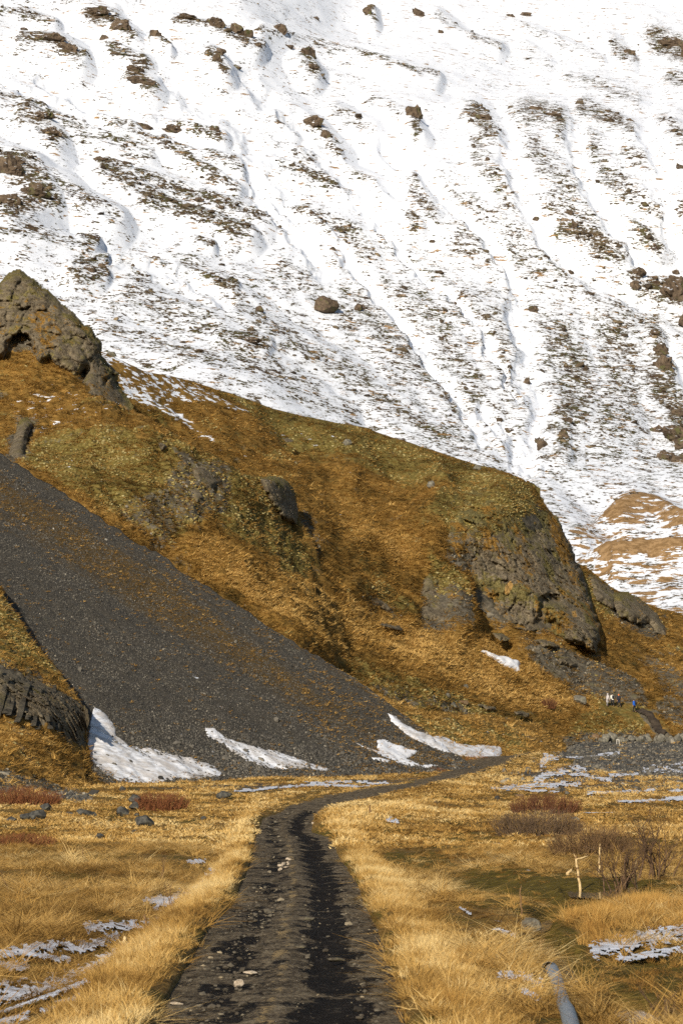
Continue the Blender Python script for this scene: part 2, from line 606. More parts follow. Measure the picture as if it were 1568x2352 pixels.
def plain_px(X, Y, Z=None):
    return proj(np.stack([X, Y, base_z(Y) if Z is None else Z], -1))
def track_sd(x, y):
    return sdpoly(x, y, TRACK)
def soft_z(X, Y):
    """The lie of the plain without its hummocks."""
    q = np.stack([X / 14.0, Y / 22.0, np.zeros_like(X)], -1)
    z = base_z(Y) + 0.16 * fbm(q, 2) * np.clip(Y / 40, 0.3, 1.6)
    x, y = plain_px(X, Y)
    m = np.clip(1 - seg_dist(x, y, SHOULDER) / np.clip(26 * 300 / Y, 14, 60), 0, 1)
    z += 0.32 * m * m * (3 - 2 * m) * np.clip(Y / 250, 0, 1)
    # a shallow ditch on either side of the near track
    for pts, w, dp in (([(-100, 2300), (120, 2220), (290, 2140), (400, 2060), (500, 1980)], 70, 0.22),
                       ([(1300, 2300), (1280, 2200), (1230, 2130), (1260, 2060), (1150, 2030), (1050, 2010)], 45, 0.28)):
        d = np.clip(1 - seg_dist(x, y, pts) / w, 0, 1)
        z -= dp * d * d * (3 - 2 * d)
    return z
def ground_z(X, Y, carve=True):
    X, Y = np.broadcast_arrays(np.asarray(X, float), np.asarray(Y, float))
    z = soft_z(X, Y)
    x, y = plain_px(X, Y)
    sd = track_sd(x, y)
    off = sstep(10, -30, sd)
    hum = fbm(np.stack([X / 1.3, Y / 2.2, np.zeros_like(X)], -1), 3) * 0.16 + np.abs(noise(np.stack([X / 0.5, Y / 0.8, np.ones_like(X)], -1))) * 0.07
    hum = hum * (1 - 0.75 * np.clip(ice_m(x, y) * 1.5, 0, 1))
    z = z + hum * off
    edge = np.clip(1 - np.abs(sd + 22 * 80 / Y) / (22 * 80 / Y), 0, 1)
    z += 0.14 * edge * (sd < 0)
    z = np.where(puddle_sd(x, y) > -60, z - (0.20 + hum * off) * sstep(-10, 4, puddle_sd(x, y)), z)
    if carve:
        z -= 0.16 * sstep(-1, 5, sd)
    return z

GRAVEL = [(1268, 1702), (1568, 1700), (1900, 1705), (1900, 1800), (1568, 1792), (1470, 1782), (1380, 1776), (1300, 1768), (1330, 1750), (1270, 1735)]
MOSSY = [[(1180, 2085), (1270, 2080), (1300, 2130), (1350, 2200), (1400, 2290), (1330, 2270), (1260, 2200), (1215, 2150)], [(880, 1950), (1000, 1950), (1050, 1985), (960, 2005), (900, 1985)], [(1000, 2010), (1090, 1985), (1200, 1998), (1300, 2005), (1480, 2030), (1650, 2060), (1650, 2080), (1450, 2085), (1330, 2100), (1230, 2112), (1180, 2095), (1060, 2075)],
         [(1380, 2215), (1480, 2190), (1650, 2180), (1650, 2330), (1500, 2300), (1400, 2290)],
         [(900, 1960), (980, 1955), (1010, 1985), (930, 1985)],
         [(1000, 2290), (1090, 2320), (1120, 2360), (1020, 2340)], [(1040, 2180), (1100, 2220), (1060, 2240)]]
RUSTY = [[(1200, 2060), (1290, 2120), (1450, 2060), (1650, 2060), (1650, 2160), (1380, 2180), (1300, 2200), (1230, 2180)],
         [(-60, 1920), (150, 1925), (150, 1955), (-60, 1960)], [(930, 1930), (1330, 1890), (1420, 1930), (1400, 1985), (1000, 1985)]]

def build_ground():
    xs = np.concatenate([[-9000, -5000, -2500, -1200, -600], np.arange(-300, 1880, 5.0), [2200, 2900, 4200, 7000, 11000]])
    ys = np.concatenate([np.arange(2640, 2200, -7.0), np.arange(2200, 1680, -3.5)])
    Y = np.concatenate([[4, 8, 12, 16, 20], y2Y(ys), [450, 480, 520, 600, 800, 1200]])
    Y = np.unique(np.round(Y, 3))
    Xd = (xs - W / 2) / F
    X = Xd[None] * np.maximum(Y, 22)[:, None]
    YY = np.broadcast_to(Y[:, None], X.shape)
    Z = ground_z(X, YY)
    x, y = plain_px(X, YY)
    n1 = fbm(np.stack([X / 3, YY / 5, X * 0], -1), 4)
    n2 = fbm(np.stack([X / 7, YY / 12, X * 0 + 9], -1), 4)
    moss = np.clip(0.40 + n1 * 1.2, 0, 0.85)
    for p in MOSSY:
        moss = np.maximum(moss, sstep(-14, 10, sdpoly(x + n1 * 25, y + n2 * 14, p)))
    rock = sstep(-10, 8, sdpoly(x + n2 * 40, y + n1 * 14, GRAVEL))
    rock = np.maximum(rock, sstep(-9, 6, sdpoly(x + n2 * 30, y + n1 * 10, [(-300, 1765), (0, 1778), (120, 1800), (215, 1830), (190, 1842), (60, 1822), (-300, 1815)])))
    rock = np.maximum(rock, 0.55 * sstep(-10, 10, sdpoly(x, y, [(240, 1812), (520, 1800), (760, 1788), (1000, 1782), (1040, 1770), (1000, 1800), (700, 1815), (480, 1825)])))
    rock = np.maximum(rock, 0.62 * sstep(-20, 20, sdpoly(x + n2 * 40, y, [(1160, 1775), (1300, 1750), (1600, 1780), (1600, 1830), (1400, 1810), (1250, 1815), (1130, 1812)])))
    rust = 0 * x
    for p in RUSTY:
        rust = np.maximum(rust, sstep(-16, 10, sdpoly(x + n1 * 25, y + n2 * 16, p)))
    mask = np.stack([moss, rock, 0 * rock, rust], -1)
    ny, nx = X.shape
    P = np.stack([X, YY, Z], -1)
    g = terrain_mat('meadow_ground', [(0.040, 0.025, 0.008), (0.13, 0.075, 0.020), (0.29, 0.175, 0.050), (0.46, 0.30, 0.10)],
                    [(0.034, 0.025, 0.005), (0.095, 0.068, 0.011), (0.17, 0.12, 0.024)],
                    [(0.022, 0.022, 0.022), (0.055, 0.054, 0.05), (0.10, 0.097, 0.088), (0.16, 0.155, 0.14)], k=2.0, grass_scale=1.6, bump=(0.7, 0.08))
    o = link('ground', mesh_np('ground', P.reshape(-1, 3), grid_faces(ny, nx), g, True, {'mask': mask.reshape(-1, 4)}))
    tag(o, 'flat golden meadow of dry grass on the valley floor', None, None, 'structure')
build_ground()

def gp(x, y, dz=0.0):
    """Point on the plain seen at photo position (x, y)."""
    x = np.asarray(x, float)
    Y = y2Y(y)
    for _ in range(2):
        dx, _d = ray(x, np.asarray(y, float))
        X = dx * Y
        z = ground_z(X, Y)
    return np.stack([X, Y * np.ones_like(X), z + dz], -1)

def build_track():
    ys = np.concatenate([np.arange(2560, 2100, -4.0), np.arange(2100, 1860, -2.5), np.arange(1860, 1694, -1.2)])
    xs = np.arange(230, 1330, 4.0)
    x, y = np.meshgrid(xs, ys)
    Y = y2Y(y)
    X = ray(x, y)[0] * Y
    sd = track_sd(x + 8 * fbm(np.stack([X / 0.5, Y / 1.0, X * 0], -1), 3), y)
    xl = np.interp(y, _tl[:, 1][np.argsort(_tl[:, 1])], _tl[:, 0][np.argsort(_tl[:, 1])])
    xr = np.interp(y, _tr[:, 1][np.argsort(_tr[:, 1])], _tr[:, 0][np.argsort(_tr[:, 1])])
    u = np.where(y > 1862, (x - xl) / (xr - xl), 0.5)
    near = (y > 1862)
    rut = np.exp(-((u - 0.70) / 0.115) ** 2) + 0.6 * np.exp(-((u - 0.27) / 0.10) ** 2)
    n = fbm(np.stack([X / 0.45, Y / 1.4, X * 0 + 4], -1), 4)
    nn = fbm(np.stack([X / 1.2, Y / 4.0, X * 0 + 8], -1), 3)
    Z = soft_z(X, Y) - 0.045 + 0.22 * sstep(140, 230, Y) - 0.06 * rut * near + 0.05 * n + 0.03 * np.exp(-((u - 0.5) / 0.1) ** 2)
    wet = np.clip(np.exp(-((u - 0.71 + 0.07 * nn) / 0.13) ** 2) * 1.2 + 0.85 * np.exp(-((u - 0.26 + 0.05 * nn) / 0.12) ** 2) * sstep(-0.25, 0.2, nn) , 0, 1) * near
    straw = np.exp(-((u - 0.45 + 0.06 * nn) / 0.06) ** 2) * near * sstep(-0.3, 0.3, n) + sstep(14, -6, sd) * 0.6
    keep = sd > -8
    V, Fq, at = compact(np.stack([X, Y, Z], -1).reshape(-1, 3), grid_faces(*X.shape, keep), {'mask': np.stack([wet, straw, 0 * wet], -1).reshape(-1, 3)})
    t = NT('track_soil')
    sep = t.n('SeparateColor')
    t.put(sep.inputs[0], t.attr('mask').outputs['Color'])
    st = t.mapping((1.0, 0.45, 1.0))
    a = t.noise(3.2, 7, 0.7, st)
    b = t.noise(14.0, 5, 0.7, st)
    ab = t.math('ADD', t.math('MULTIPLY', a, 0.55), t.math('MULTIPLY', b, 0.45))
    soil = t.ramp(ab, [(0.40, (0.012, 0.009, 0.006)), (0.46, (0.072, 0.053, 0.032)), (0.54, (0.170, 0.130, 0.080)), (0.65, (0.30, 0.24, 0.155))])
    wetc = t.ramp(ab, [(0.42, (0.008, 0.006, 0.004)), (0.56, (0.019, 0.014, 0.010)), (0.64, (0.075, 0.060, 0.042))])
    e = t.math('MULTIPLY', t.math('SUBTRACT', t.noise(1.3, 6, 0.72, st), 0.5), 4.6)
    c = t.mix(t.step(t.math('ADD', sep.outputs[0], e), 0.34, 0.60), soil, wetc)
    c = t.mix(t.step(t.math('ADD', sep.outputs[1], t.math('MULTIPLY', t.math('SUBTRACT', b, 0.5), 2.4)), 0.62, 0.85), c, (0.30, 0.21, 0.10))
    t.color(c)
    t.bump(ab, 1.0, 0.14)
    o = link('track', mesh_np('track', V, Fq, t.m, True, at))
    tag(o, 'dark rutted dirt track running up the valley', None, None, 'structure')
build_track()

# ------------------------------------------------------------------ the snowy mountain
M_DEPTH = RBF([(-300, 600, 820), (-300, 1100, 600), (0, 600, 860), (0, 900, 740), (400, 900, 760), (800, 1000, 790), (1100, 1080, 800), (1250, 1090, 800), (1568, 1100, 830), (1300, 1300, 690), (1568, 1250, 700),
               (1568, 1400, 620), (1300, 1450, 620), (1900, 1400, 640), (800, 1250, 650), (0, 1200, 620), (400, 700, 880), (800, 600, 980), (1200, 600, 1010), (1568, 600, 1040), (1900, 600, 1040), (0, 250, 1040), (400, 250, 1090),
               (800, 250, 1160), (1200, 262, 1185), (1568, 275, 1175), (1900, 280, 1170), (1200, 205, 1290), (1568, 205, 1310), (1900, 200, 1310), (900, 150, 1270), (600, 60, 1240), (-300, 0, 1120), (0, 0, 1180), (800, 0, 1450), (1200, 0, 1530), (1568, 0, 1560),
               (0, -250, 1340), (800, -250, 1620), (1568, -250, 1760), (1900, 0, 1560), (800, 1500, 560), (1568, 1550, 560), (0, 1500, 520)])
RIBS = [  # bare ribs and vegetated bands: points, half width, how bare
    ([(0, 40), (60, 38), (120, 58)], 12, .5), ([(50, 112), (130, 118), (180, 150)], 20, .6), ([(200, 45), (250, 55), (300, 100)], 18, .58), ([(350, 100), (385, 130)], 9, .55),
    ([(250, 125), (320, 160), (300, 190), (345, 220)], 18, .6), ([(395, 58), (480, 75), (530, 95), (590, 118)], 14, .58), ([(480, 140), (512, 182)], 17, .6),
    ([(600, 72), (650, 85), (760, 120), (900, 165), (1000, 190)], 10, .45), ([(690, 140), (718, 182)], 15, .6), ([(0, 240), (60, 252), (150, 290), (250, 340), (330, 372)], 24, .42),
    ([(60, 280), (125, 335)], 28, .58), ([(230, 285), (330, 322), (420, 352), (540, 402)], 18, .45), ([(300, 290), (420, 315), (505, 332)], 14, .55), ([(370, 350), (440, 390), (540, 450)], 14, .5),
    ([(225, 390), (290, 402)], 12, .6), ([(240, 415), (340, 470), (400, 500), (560, 560)], 24, .6), ([(320, 420), (400, 450), (480, 475), (600, 520)], 24, .58),
    ([(0, 395), (60, 410), (105, 480), (20, 512)], 34, .62), ([(120, 440), (200, 490), (260, 520)], 24, .5), ([(0, 548), (80, 560), (200, 585)], 20, .5),
    ([(160, 642), (230, 622), (330, 632), (400, 650), (530, 682)], 15, .6), ([(175, 655), (230, 655)], 16, .6), ([(400, 500), (480, 530), (535, 565)], 20, .6), ([(640, 280), (720, 310), (765, 365)], 24, .55),
    ([(520, 280), (620, 320)], 30, .2), ([(620, 390), (740, 430), (860, 460), (955, 545)], 18, .55), ([(680, 370), (780, 400), (850, 440)], 20, .5), ([(640, 490), (760, 530), (840, 600)], 34, .45), ([(700, 515), (742, 562), (772, 605)], 14, .65),
    ([(440, 575), (480, 585)], 12, .55), ([(180, 565), (215, 568)], 12, .6), ([(770, 265), (850, 305)], 17, .4), ([(935, 288), (962, 335)], 15, .58), ([(850, 240), (920, 270)], 14, .35),
    ([(1080, 268), (1112, 298), (1130, 330)], 24, .6), ([(1095, 350), (1110, 400), (1140, 430), (1160, 472)], 26, .45), ([(1205, 268), (1270, 282), (1285, 318)], 30, .55), ([(1215, 350), (1260, 400), (1300, 440), (1260, 500), (1340, 520)], 38, .45),
    ([(1340, 268), (1400, 290), (1445, 312)], 26, .55), ([(1350, 350), (1400, 420), (1470, 480), (1505, 500)], 38, .45), ([(1440, 360), (1490, 392)], 18, .45), ([(945, 445), (985, 515)], 26, .5), ([(1000, 440), (1080, 490), (1180, 560), (1260, 600)], 36, .38),
    ([(1060, 560), (1190, 600), (1310, 660), (1400, 705), (1480, 770), (1525, 860)], 55, .42), ([(1285, 540), (1350, 565), (1400, 605)], 32, .62), ([(1440, 545), (1490, 590)], 26, .6), ([(1430, 650), (1460, 690)], 20, .6),
    ([(1040, 720), (1120, 760), (1140, 860), (1190, 930)], 46, .46), ([(930, 690), (1000, 760), (1060, 880), (1120, 960)], 40, .42), ([(800, 690), (900, 800), (1000, 900), (1080, 1000)], 44, .42),
    ([(650, 640), (760, 700), (850, 780), (930, 900)], 34, .36), ([(420, 620), (520, 700), (640, 790), (800, 880), (950, 990), (1100, 1060)], 36, .42), ([(300, 690), (430, 760), (560, 830), (720, 920)], 40, .42), ([(500, 800), (600, 820)], 20, .6),
    ([(250, 770), (400, 820), (600, 890), (800, 960)], 30, .4), ([(690, 640), (720, 700), (800, 770)], 30, .4), ([(1260, 780), (1320, 900), (1300, 1000)], 60, .50), ([(1400, 780), (1430, 900), (1400, 1000)], 66, .47), ([(1500, 900), (1568, 1000), (1700, 1060)], 46, .62),
    ([(1285, 990), (1290, 1060)], 20, .6), ([(1130, 1000), (1150, 1030)], 14, .58), ([(1250, 1060), (1400, 1060), (1600, 1110)], 40, .34), ([(1240, 1130), (1300, 1230), (1340, 1290)], 30, .34), ([(1490, 680), (1600, 720)], 30, .62),
    ([(1490, 790), (1540, 900)], 22, .62), ([(1500, 100), (1600, 150)], 30, .62), ([(1400, 105), (1440, 140)], 16, .5), ([(1310, 190), (1370, 205), (1450, 235)], 20, .4), ([(1540, 190), (1620, 215)], 16, .5), ([(1180, 60), (1290, 110), (1380, 138)], 10, .3),
    ([(850, 40), (856, 60)], 10, .6), ([(1000, 40), (1090, 100), (1140, 120)], 12, .35), ([(1080, 105), (1140, 120)], 10, .5), ([(1200, 115), (1250, 150)], 12, .3), ([(560, 0), (640, 30)], 20, .2), ([(0, 10), (200, 10)], 16, .22),
    ([(600, 20), (700, 40)], 30, .15), ([(1530, 290), (1568, 340), (1700, 360)], 24, .5), ([(1560, 500), (1620, 560)], 24, .58), ([(540, 640), (640, 680), (720, 760)], 24, .3), ([(880, 560), (950, 620), (1050, 680)], 40, .34), ([(760, 620), (880, 680), (960, 760)], 34, .36)]
GULLIES = [([(560, 400), (700, 540), (820, 640), (930, 770), (1040, 930), (1110, 1040)], 16), ([(830, 480), (960, 640), (1090, 760), (1150, 880), (1180, 940)], 10), ([(880, 340), (960, 400), (1080, 530), (1150, 600), (1190, 700)], 18),
           ([(1180, 720), (1185, 780), (1205, 830), (1190, 880), (1240, 960), (1215, 1060)], 24), ([(1170, 330), (1200, 470), (1270, 590), (1370, 680), (1470, 715)], 22), ([(1310, 320), (1350, 440), (1430, 560), (1490, 640)], 20),
           ([(1490, 300), (1520, 440), (1545, 570)], 24), ([(560, 180), (680, 290), (760, 400), (900, 500)], 22), ([(400, 190), (560, 300), (640, 420), (660, 470)], 26), ([(100, 190), (260, 260), (460, 350)], 18), ([(0, 190), (240, 300)], 14),
           ([(1180, 1060), (1230, 1080), (1130, 1000), (1110, 960)], 18), ([(1540, 820), (1568, 900)], 22), ([(250, 620), (420, 660), (520, 720)], 14), ([(1290, 1290), (1400, 1270), (1420, 1250)], 18), ([(600, 480), (690, 560), (740, 640)], 16)]
OUT = []
def m_fields(x, y):
    q = np.stack([x / 60, y / 45, 0 * x], -1)
    wx, wy = x + 38 * fbm(q, 4, 0.6), y + 24 * fbm(q + 31, 4, 0.6)
    cov = np.full(x.shape, 0.10)
    low = sstep(480, 760, y) * 0.155
    cov = cov + low
    cov = cov * sstep(-50, 300, y + 0.1 * x) + 0.02
    rib = 0 * cov
    for p, w, s in RIBS:
        b = stroke(wx, wy, p, w * 1.25)
        cov = np.maximum(cov, s * b)
        rib = np.maximum(rib, np.clip(1.4 - near_dist(x, y, p, w * 2.6) / (w * 1.8), 0, 1) * min(1, s * 1.3))
    gul = 0 * cov
    brk = fbm(q * 0.8 + 12, 3)
    for p, w in GULLIES:
        gul = np.maximum(gul, np.clip(1.3 - near_dist(wx, wy, p, w * 1.6) / w, 0, 1) * np.clip(1.0 + 1.3 * brk, 0.2, 1))
    cov = cov * (1 - 0.92 * gul) + 0.10 * (fbm(q * 1.7 + 5, 4)) * (1 - gul)
    return np.clip(cov, 0, 1), rib, gul
KNOLL_A = [(1378, 1196), (1398, 1165), (1425, 1148), (1452, 1146), (1500, 1158), (1568, 1190), (1700, 1226), (1700, 1244), (1568, 1232), (1500, 1205), (1462, 1212), (1430, 1225), (1402, 1215)]
KNOLL_B = [(1366, 1304), (1392, 1284), (1440, 1272), (1500, 1275), (1568, 1268), (1700, 1262), (1700, 1318), (1568, 1312), (1500, 1310), (1450, 1330), (1415, 1342), (1380, 1322)]
def build_mountain():
    xs = np.arange(-330, 1900, 3.2)
    top = lambda x: np.full(np.shape(x), -260.0)
    bot = curve([(-330, 1000), (0, 1000), (400, 1050), (800, 1150), (1100, 1250), (1300, 1480), (1900, 1600)])
    cache = {}
    def disp(P, N, x, y):
        cov, rib, gul = cache['f'] = m_fields(x, y)
        q = np.stack([P[..., 0] / 40, P[..., 1] / 60, P[..., 2] / 40], -1)
        d = 5.0 * rib - 2.2 * gul + 3.6 * fbm(q, 4, 0.45)
        cr = fbm(np.stack([P[..., 0] / 9, P[..., 1] / 14, P[..., 2] / 5], -1), 4, ridged=True)
        d += 1.1 * cov * cr + 0.5 * fbm(q * 9, 3) * cov
        for K, hgt in ((KNOLL_A, 6), (KNOLL_B, 6)):
            d += hgt * sstep(-25, 40, sdpoly(x, y, K))
        return N * d[..., None]
    S = Sheet(xs, top, bot, 430, M_DEPTH, disp, back=((40, -2), (120, -30), (400, -160)))
    cov, rib, gul = cache['f']
    n = fbm(np.stack([S.x / 40, S.y / 25, 0 * S.x], -1), 4)
    brown = np.maximum(sstep(-7, 8, sdpoly(S.x + 14 * n, S.y + 10 * n, KNOLL_A)), sstep(-7, 8, sdpoly(S.x + 14 * n, S.y + 10 * n, KNOLL_B)))
    brown = np.maximum(brown, 0.40 * sstep(-30, 10, sdpoly(S.x, S.y, [(1300, 1300), (1360, 1180), (1600, 1180), (1600, 1440), (1420, 1440)])))
    brown = np.maximum(brown, 0.5 * sstep(-10, 10, sdpoly(S.x + 30 * n, S.y + 12 * n, [(1480, 1225), (1600, 1240), (1600, 1255), (1500, 1250)])))
    horiz = sstep(600, 1000, S.x + 0.35 * (S.y - 600))
    dust = sstep(480, 760, S.y) * 0.75 + rib * 0.7
    mask = np.stack([cov, brown, horiz, dust], -1)
    t = NT('snowy_slope')
    at = t.attr('mask')
    sep = t.n('SeparateColor')
    t.put(sep.inputs[0], at.outputs['Color'])
    C, BR, HZ, DU = sep.outputs[0], sep.outputs[1], sep.outputs[2], at.outputs['Alpha']
    th = math.radians
    def dash(sc, ang, st, det=6):
        return t.noise(sc, det, 0.62, t.mapping((1.0, 0.55, st), (0, ang, 0)), 0.25)
    d1 = dash(0.20, th(-34), 2.2)
    d2 = dash(0.22, th(-3), 3.2)
    f1 = dash(0.80, th(-30), 2.0)
    f2 = dash(0.85, th(0), 3.2)
    da = t.n('Mix', data_type='FLOAT')
    t.put(da.inputs[0], HZ); t.put(da.inputs[2], d1); t.put(da.inputs[3], d2)
    fa = t.n('Mix', data_type='FLOAT')
    t.put(fa.inputs[0], HZ); t.put(fa.inputs[2], f1); t.put(fa.inputs[3], f2)
    nz = t.math('ADD', t.math('MULTIPLY', da.outputs[0], 0.46), t.math('MULTIPLY', fa.outputs[0], 0.54))
    thr = t.math('SUBTRACT', 0.600, t.math('MULTIPLY', C, 0.225))
    diff = t.math('SUBTRACT', nz, thr)
    bare = t.step(diff, 0.0, 0.022)
    tint = t.noise(0.06, 4, 0.6)
    veg = t.mix(t.step(tint, 0.42, 0.58), (0.095, 0.070, 0.040), (0.078, 0.070, 0.030))
    veg = t.mix(t.step(t.noise(0.35, 5, 0.7), 0.48, 0.60), veg, (0.060, 0.038, 0.026))
    veg = t.mix(t.step(t.noise(0.5, 4, 0.7), 0.60, 0.68), veg, (0.16, 0.115, 0.05))
    snow = (0.76, 0.79, 0.85)
    thin = t.mix(t.math('MULTIPLY', t.math('MULTIPLY', t.step(diff, -0.06, 0.0), DU), 0.38), snow, (0.30, 0.29, 0.26))
    c = t.mix(bare, thin, veg)
    bn = t.noise(0.35, 6, 0.65, t.mapping((0.5, 0.5, 2.2)))
    bsel = t.step(t.math('ADD', BR, t.math('MULTIPLY', t.math('SUBTRACT', bn, 0.5), 4.6)), 0.52, 0.62)
    bcol = t.mix(t.step(t.noise(0.5, 5, 0.7), 0.4, 0.6), (0.34, 0.215, 0.105), (0.20, 0.12, 0.052))
    c = t.mix(bsel, c, bcol)
    t.color(c)
    hb = t.math('ADD', t.math('MULTIPLY', bare, 0.6), t.math('MULTIPLY', nz, 0.45))
    t.bump(hb, 0.5, 1.1)
    o = S.build('mountain', t.m, {'mask': mask})
    tag(o, 'huge snow covered mountain slope with bare rocky ribs', None, None, 'structure')
    return S, o
MTN, MTN_O = build_mountain()

def crag_mat(name, snowy):
    t = NT(name)
    a = t.noise(0.55 if snowy else 1.3, 8, 0.7)
    c = t.ramp(a, [(0.30, (0.030, 0.022, 0.016)), (0.46, (0.082, 0.060, 0.042)), (0.60, (0.135, 0.100, 0.068)), (0.75, (0.20, 0.15, 0.10))])
    c = t.mix(t.step(t.noise(0.25 if snowy else 0.5, 4, 0.6), 0.55, 0.66), c, (0.085, 0.082, 0.035))
    if snowy:
        g = t.n('NewGeometry')
        nz = t.n('SeparateXYZ')
        t.put(nz.inputs[0], g.outputs['Normal'])
        up = t.math('ADD', nz.outputs[2], t.math('MULTIPLY', t.math('SUBTRACT', t.noise(0.45, 5, 0.65), 0.5), 1.6))
        c = t.mix(t.step(up, 0.86, 0.98), c, (0.76, 0.79, 0.85))
    t.color(c)
    t.bump(a, 0.7, 0.5)
    return t.m
CRAG_SNOW = crag_mat('snowy_outcrop_rock', True)
BOULDER_BROWN = crag_mat('brown_boulder_rock', False)

OUTCROPS = [  # x, y, width, height on the photo
    (110, 118, 60, 26), (55, 70, 18, 10), (225, 48, 55, 22), (278, 84, 52, 44), (240, 97, 24, 18), (355, 105, 28, 26), (310, 184, 44, 28), (318, 212, 60, 22), (268, 147, 36, 12), (150, 140, 48, 24),
    (430, 60, 60, 20), (492, 82, 44, 30), (532, 92, 34, 32), (562, 101, 34, 22), (585, 122, 28, 14), (500, 140, 32, 18), (492, 162, 24, 22), (545, 155, 22, 12), (635, 82, 40, 24), (697, 140, 40, 32), (664, 108, 28, 12), (712, 174, 30, 16),
    (725, 43, 20, 8), (92, 290, 44, 22), (112, 328, 44, 24), (330, 300, 46, 18), (395, 312, 50, 20), (487, 325, 28, 18), (715, 302, 50, 30), (748, 330, 26, 30), (845, 48, 22, 26), (962, 36, 28, 28), (1010, 82, 16, 10), (1205, 30, 26, 14), (1175, 30, 18, 8),
    (1350, 88, 5, 5), (1540, 118, 60, 40), (1590, 140, 60, 44), (1445, 132, 30, 16), (948, 296, 34, 30), (1112, 292, 34, 20), (1092, 286, 20, 10), (1232, 270, 34, 12), (1262, 290, 36, 16), (1395, 275, 18, 10), (1400, 300, 34, 14), (1445, 290, 16, 10),
    (10, 420, 60, 50), (70, 475, 60, 34), (20, 490, 50, 40), (-60, 470, 120, 70), (30, 405, 30, 20), (225, 395, 30, 14), (280, 400, 14, 10), (450, 482, 30, 16), (515, 480, 16, 10), (500, 500, 24, 12), (560, 505, 16, 10),
    (200, 652, 34, 18), (225, 640, 30, 14), (1300, 515, 24, 14), (1230, 510, 16, 10), (1310, 545, 20, 14), (1450, 655, 30, 28), (1440, 680, 24, 20), (1545, 700, 70, 70), (1600, 760, 90, 80), (1510, 840, 40, 30), (1515, 880, 46, 44), (1490, 800, 24, 18),
    (1218, 735, 32, 18), (1208, 890, 16, 18), (1145, 985, 16, 10), (1170, 1000, 30, 14), (1235, 1020, 20, 20), (1245, 1040, 24, 26), (1292, 1000, 30, 22), (1288, 1030, 26, 24), (1500, 1015, 40, 20), (1545, 1040, 70, 34), (1530, 1075, 60, 34), (1560, 1085, 60, 30), (1600, 1060, 80, 50), (1550, 980, 36, 20),
    (825, 725, 22, 14), (990, 570, 14, 8), (1035, 720, 14, 8), (560, 820, 50, 16), (570, 790, 30, 10), (450, 830, 24, 8), (840, 1020, 16, 10), (1545, 640, 24, 14), (1560, 385, 24, 14), (1480, 490, 16, 12), (1120, 390, 14, 10), (350, 620, 20, 8), (1310, 630, 14, 10), (760, 595, 14, 10), (740, 535, 16, 12), (640, 530, 14, 10)]
def add_outcrops():
    r = np.random.default_rng(3)
    for k, (x, y, w, h) in enumerate(OUTCROPS):
        p = MTN.at(np.array(float(x)), np.array(float(y)))
        n = MTN.nat(np.array(float(x)), np.array(float(y)))
        m = p[1] / F
        V, Fq = rock_verts(400 + k, sub=4 if w > 40 else 3, cuts=16, rough=0.17, scale=(1, 1, 1), nscale=2.2)
        cr, c2, cid = worley(V * 2.3 + k * 5.1)
        V *= (1 + 0.30 * (cid - 0.5) - 0.16 * np.clip(0.12 - (c2 - cr), 0, 0.12) / 0.12)[:, None]
        V = V * np.array([w * 0.64 * m, w * 0.5 * m, h * 0.74 * m])
        V[:, 2] += V[:, 0] * -0.12
        V += p + n * (0.05 * h * m)
        o = link('rock_outcrop', mesh_np('rock_outcrop', V, Fq, CRAG_SNOW, False), MTN_O)
add_outcrops()
def mountain_rubble():
    x = RNG.uniform(-200, 1760, 200000)
    y = RNG.uniform(-120, 1180, 200000)
    cov, rib, gul = m_fields(x, y)
    n = fbm(np.stack([x / 16, y / 9, 0 * x + 2], -1), 4)
    k = (RNG.uniform(size=len(x)) < 0.17 * sstep(0.26, 0.8, cov + 0.9 * n)) & (y < MTN.bot(x) - 5)
    x, y, cov = x[k], y[k], cov[k]
    P = MTN.at(x, y)
    c = len(x)
    t = inst_mat('mountain_stone', [(0.0, (0.030, 0.022, 0.015)), (0.4, (0.075, 0.055, 0.036)), (0.75, (0.125, 0.098, 0.062)), (1.0, (0.20, 0.15, 0.09))])
    protos = [bpy.data.objects.new(q + '_mountain', rock_mesh(q + '_mountain', 180 + i, t, False, sub=1, cuts=7, rough=0.12, scale=(1.3, 1, 0.6))) for i, q in enumerate('abc')]
    s = np.exp(RNG.normal(-0.70, 0.45, c)) * (P[:, 1] / 1000) * (0.7 + 0.8 * cov)
    tag(scatter('mountain_rubble', protos, P, up_rot(c, tilt=0.3), np.stack([s, s, s], -1), RNG.integers(0, 3, c), np.clip(RNG.normal(0.5, 0.25, c), 0, 1)), 'small rocks and tussocks poking through the snow')

# ------------------------------------------------------------------ brown hill with its cliffs
H_DEPTH = RBF([(-250, 1300, 390), (-250, 700, 460), (700, 1560, 360), (850, 1610, 368), (1000, 1650, 380), (1250, 1695, 404), (1400, 1695, 424), (1568, 1695, 434), (1850, 1700, 440), (700, 1450, 375), (1000, 1500, 410), (1200, 1560, 425),
               (1400, 1630, 438), (1568, 1600, 455), (1850, 1600, 470), (600, 1350, 385), (760, 1400, 395), (940, 1420, 425), (1100, 1480, 432), (1250, 1500, 440), (1400, 1520, 460), (1568, 1500, 485), (740, 1250, 420), (900, 1300, 440),
               (1000, 1250, 450), (1100, 1350, 452), (1200, 1440, 448), (1400, 1440, 475), (1568, 1420, 510), (1850, 1480, 500), (700, 1100, 455), (900, 1150, 470), (1000, 1130, 475), (1150, 1110, 480), (1300, 1290, 490), (300, 860, 470),
               (480, 890, 500), (850, 985, 520), (1100, 1070, 510), (1210, 1100, 500), (200, 800, 470), (0, 720, 470), (500, 1000, 470), (650, 1000, 490), (300, 1000, 450), (200, 1200, 430), (0, 1300, 400), (1000, 1750, 360), (1500, 1780, 415), (0, 1600, 360)])
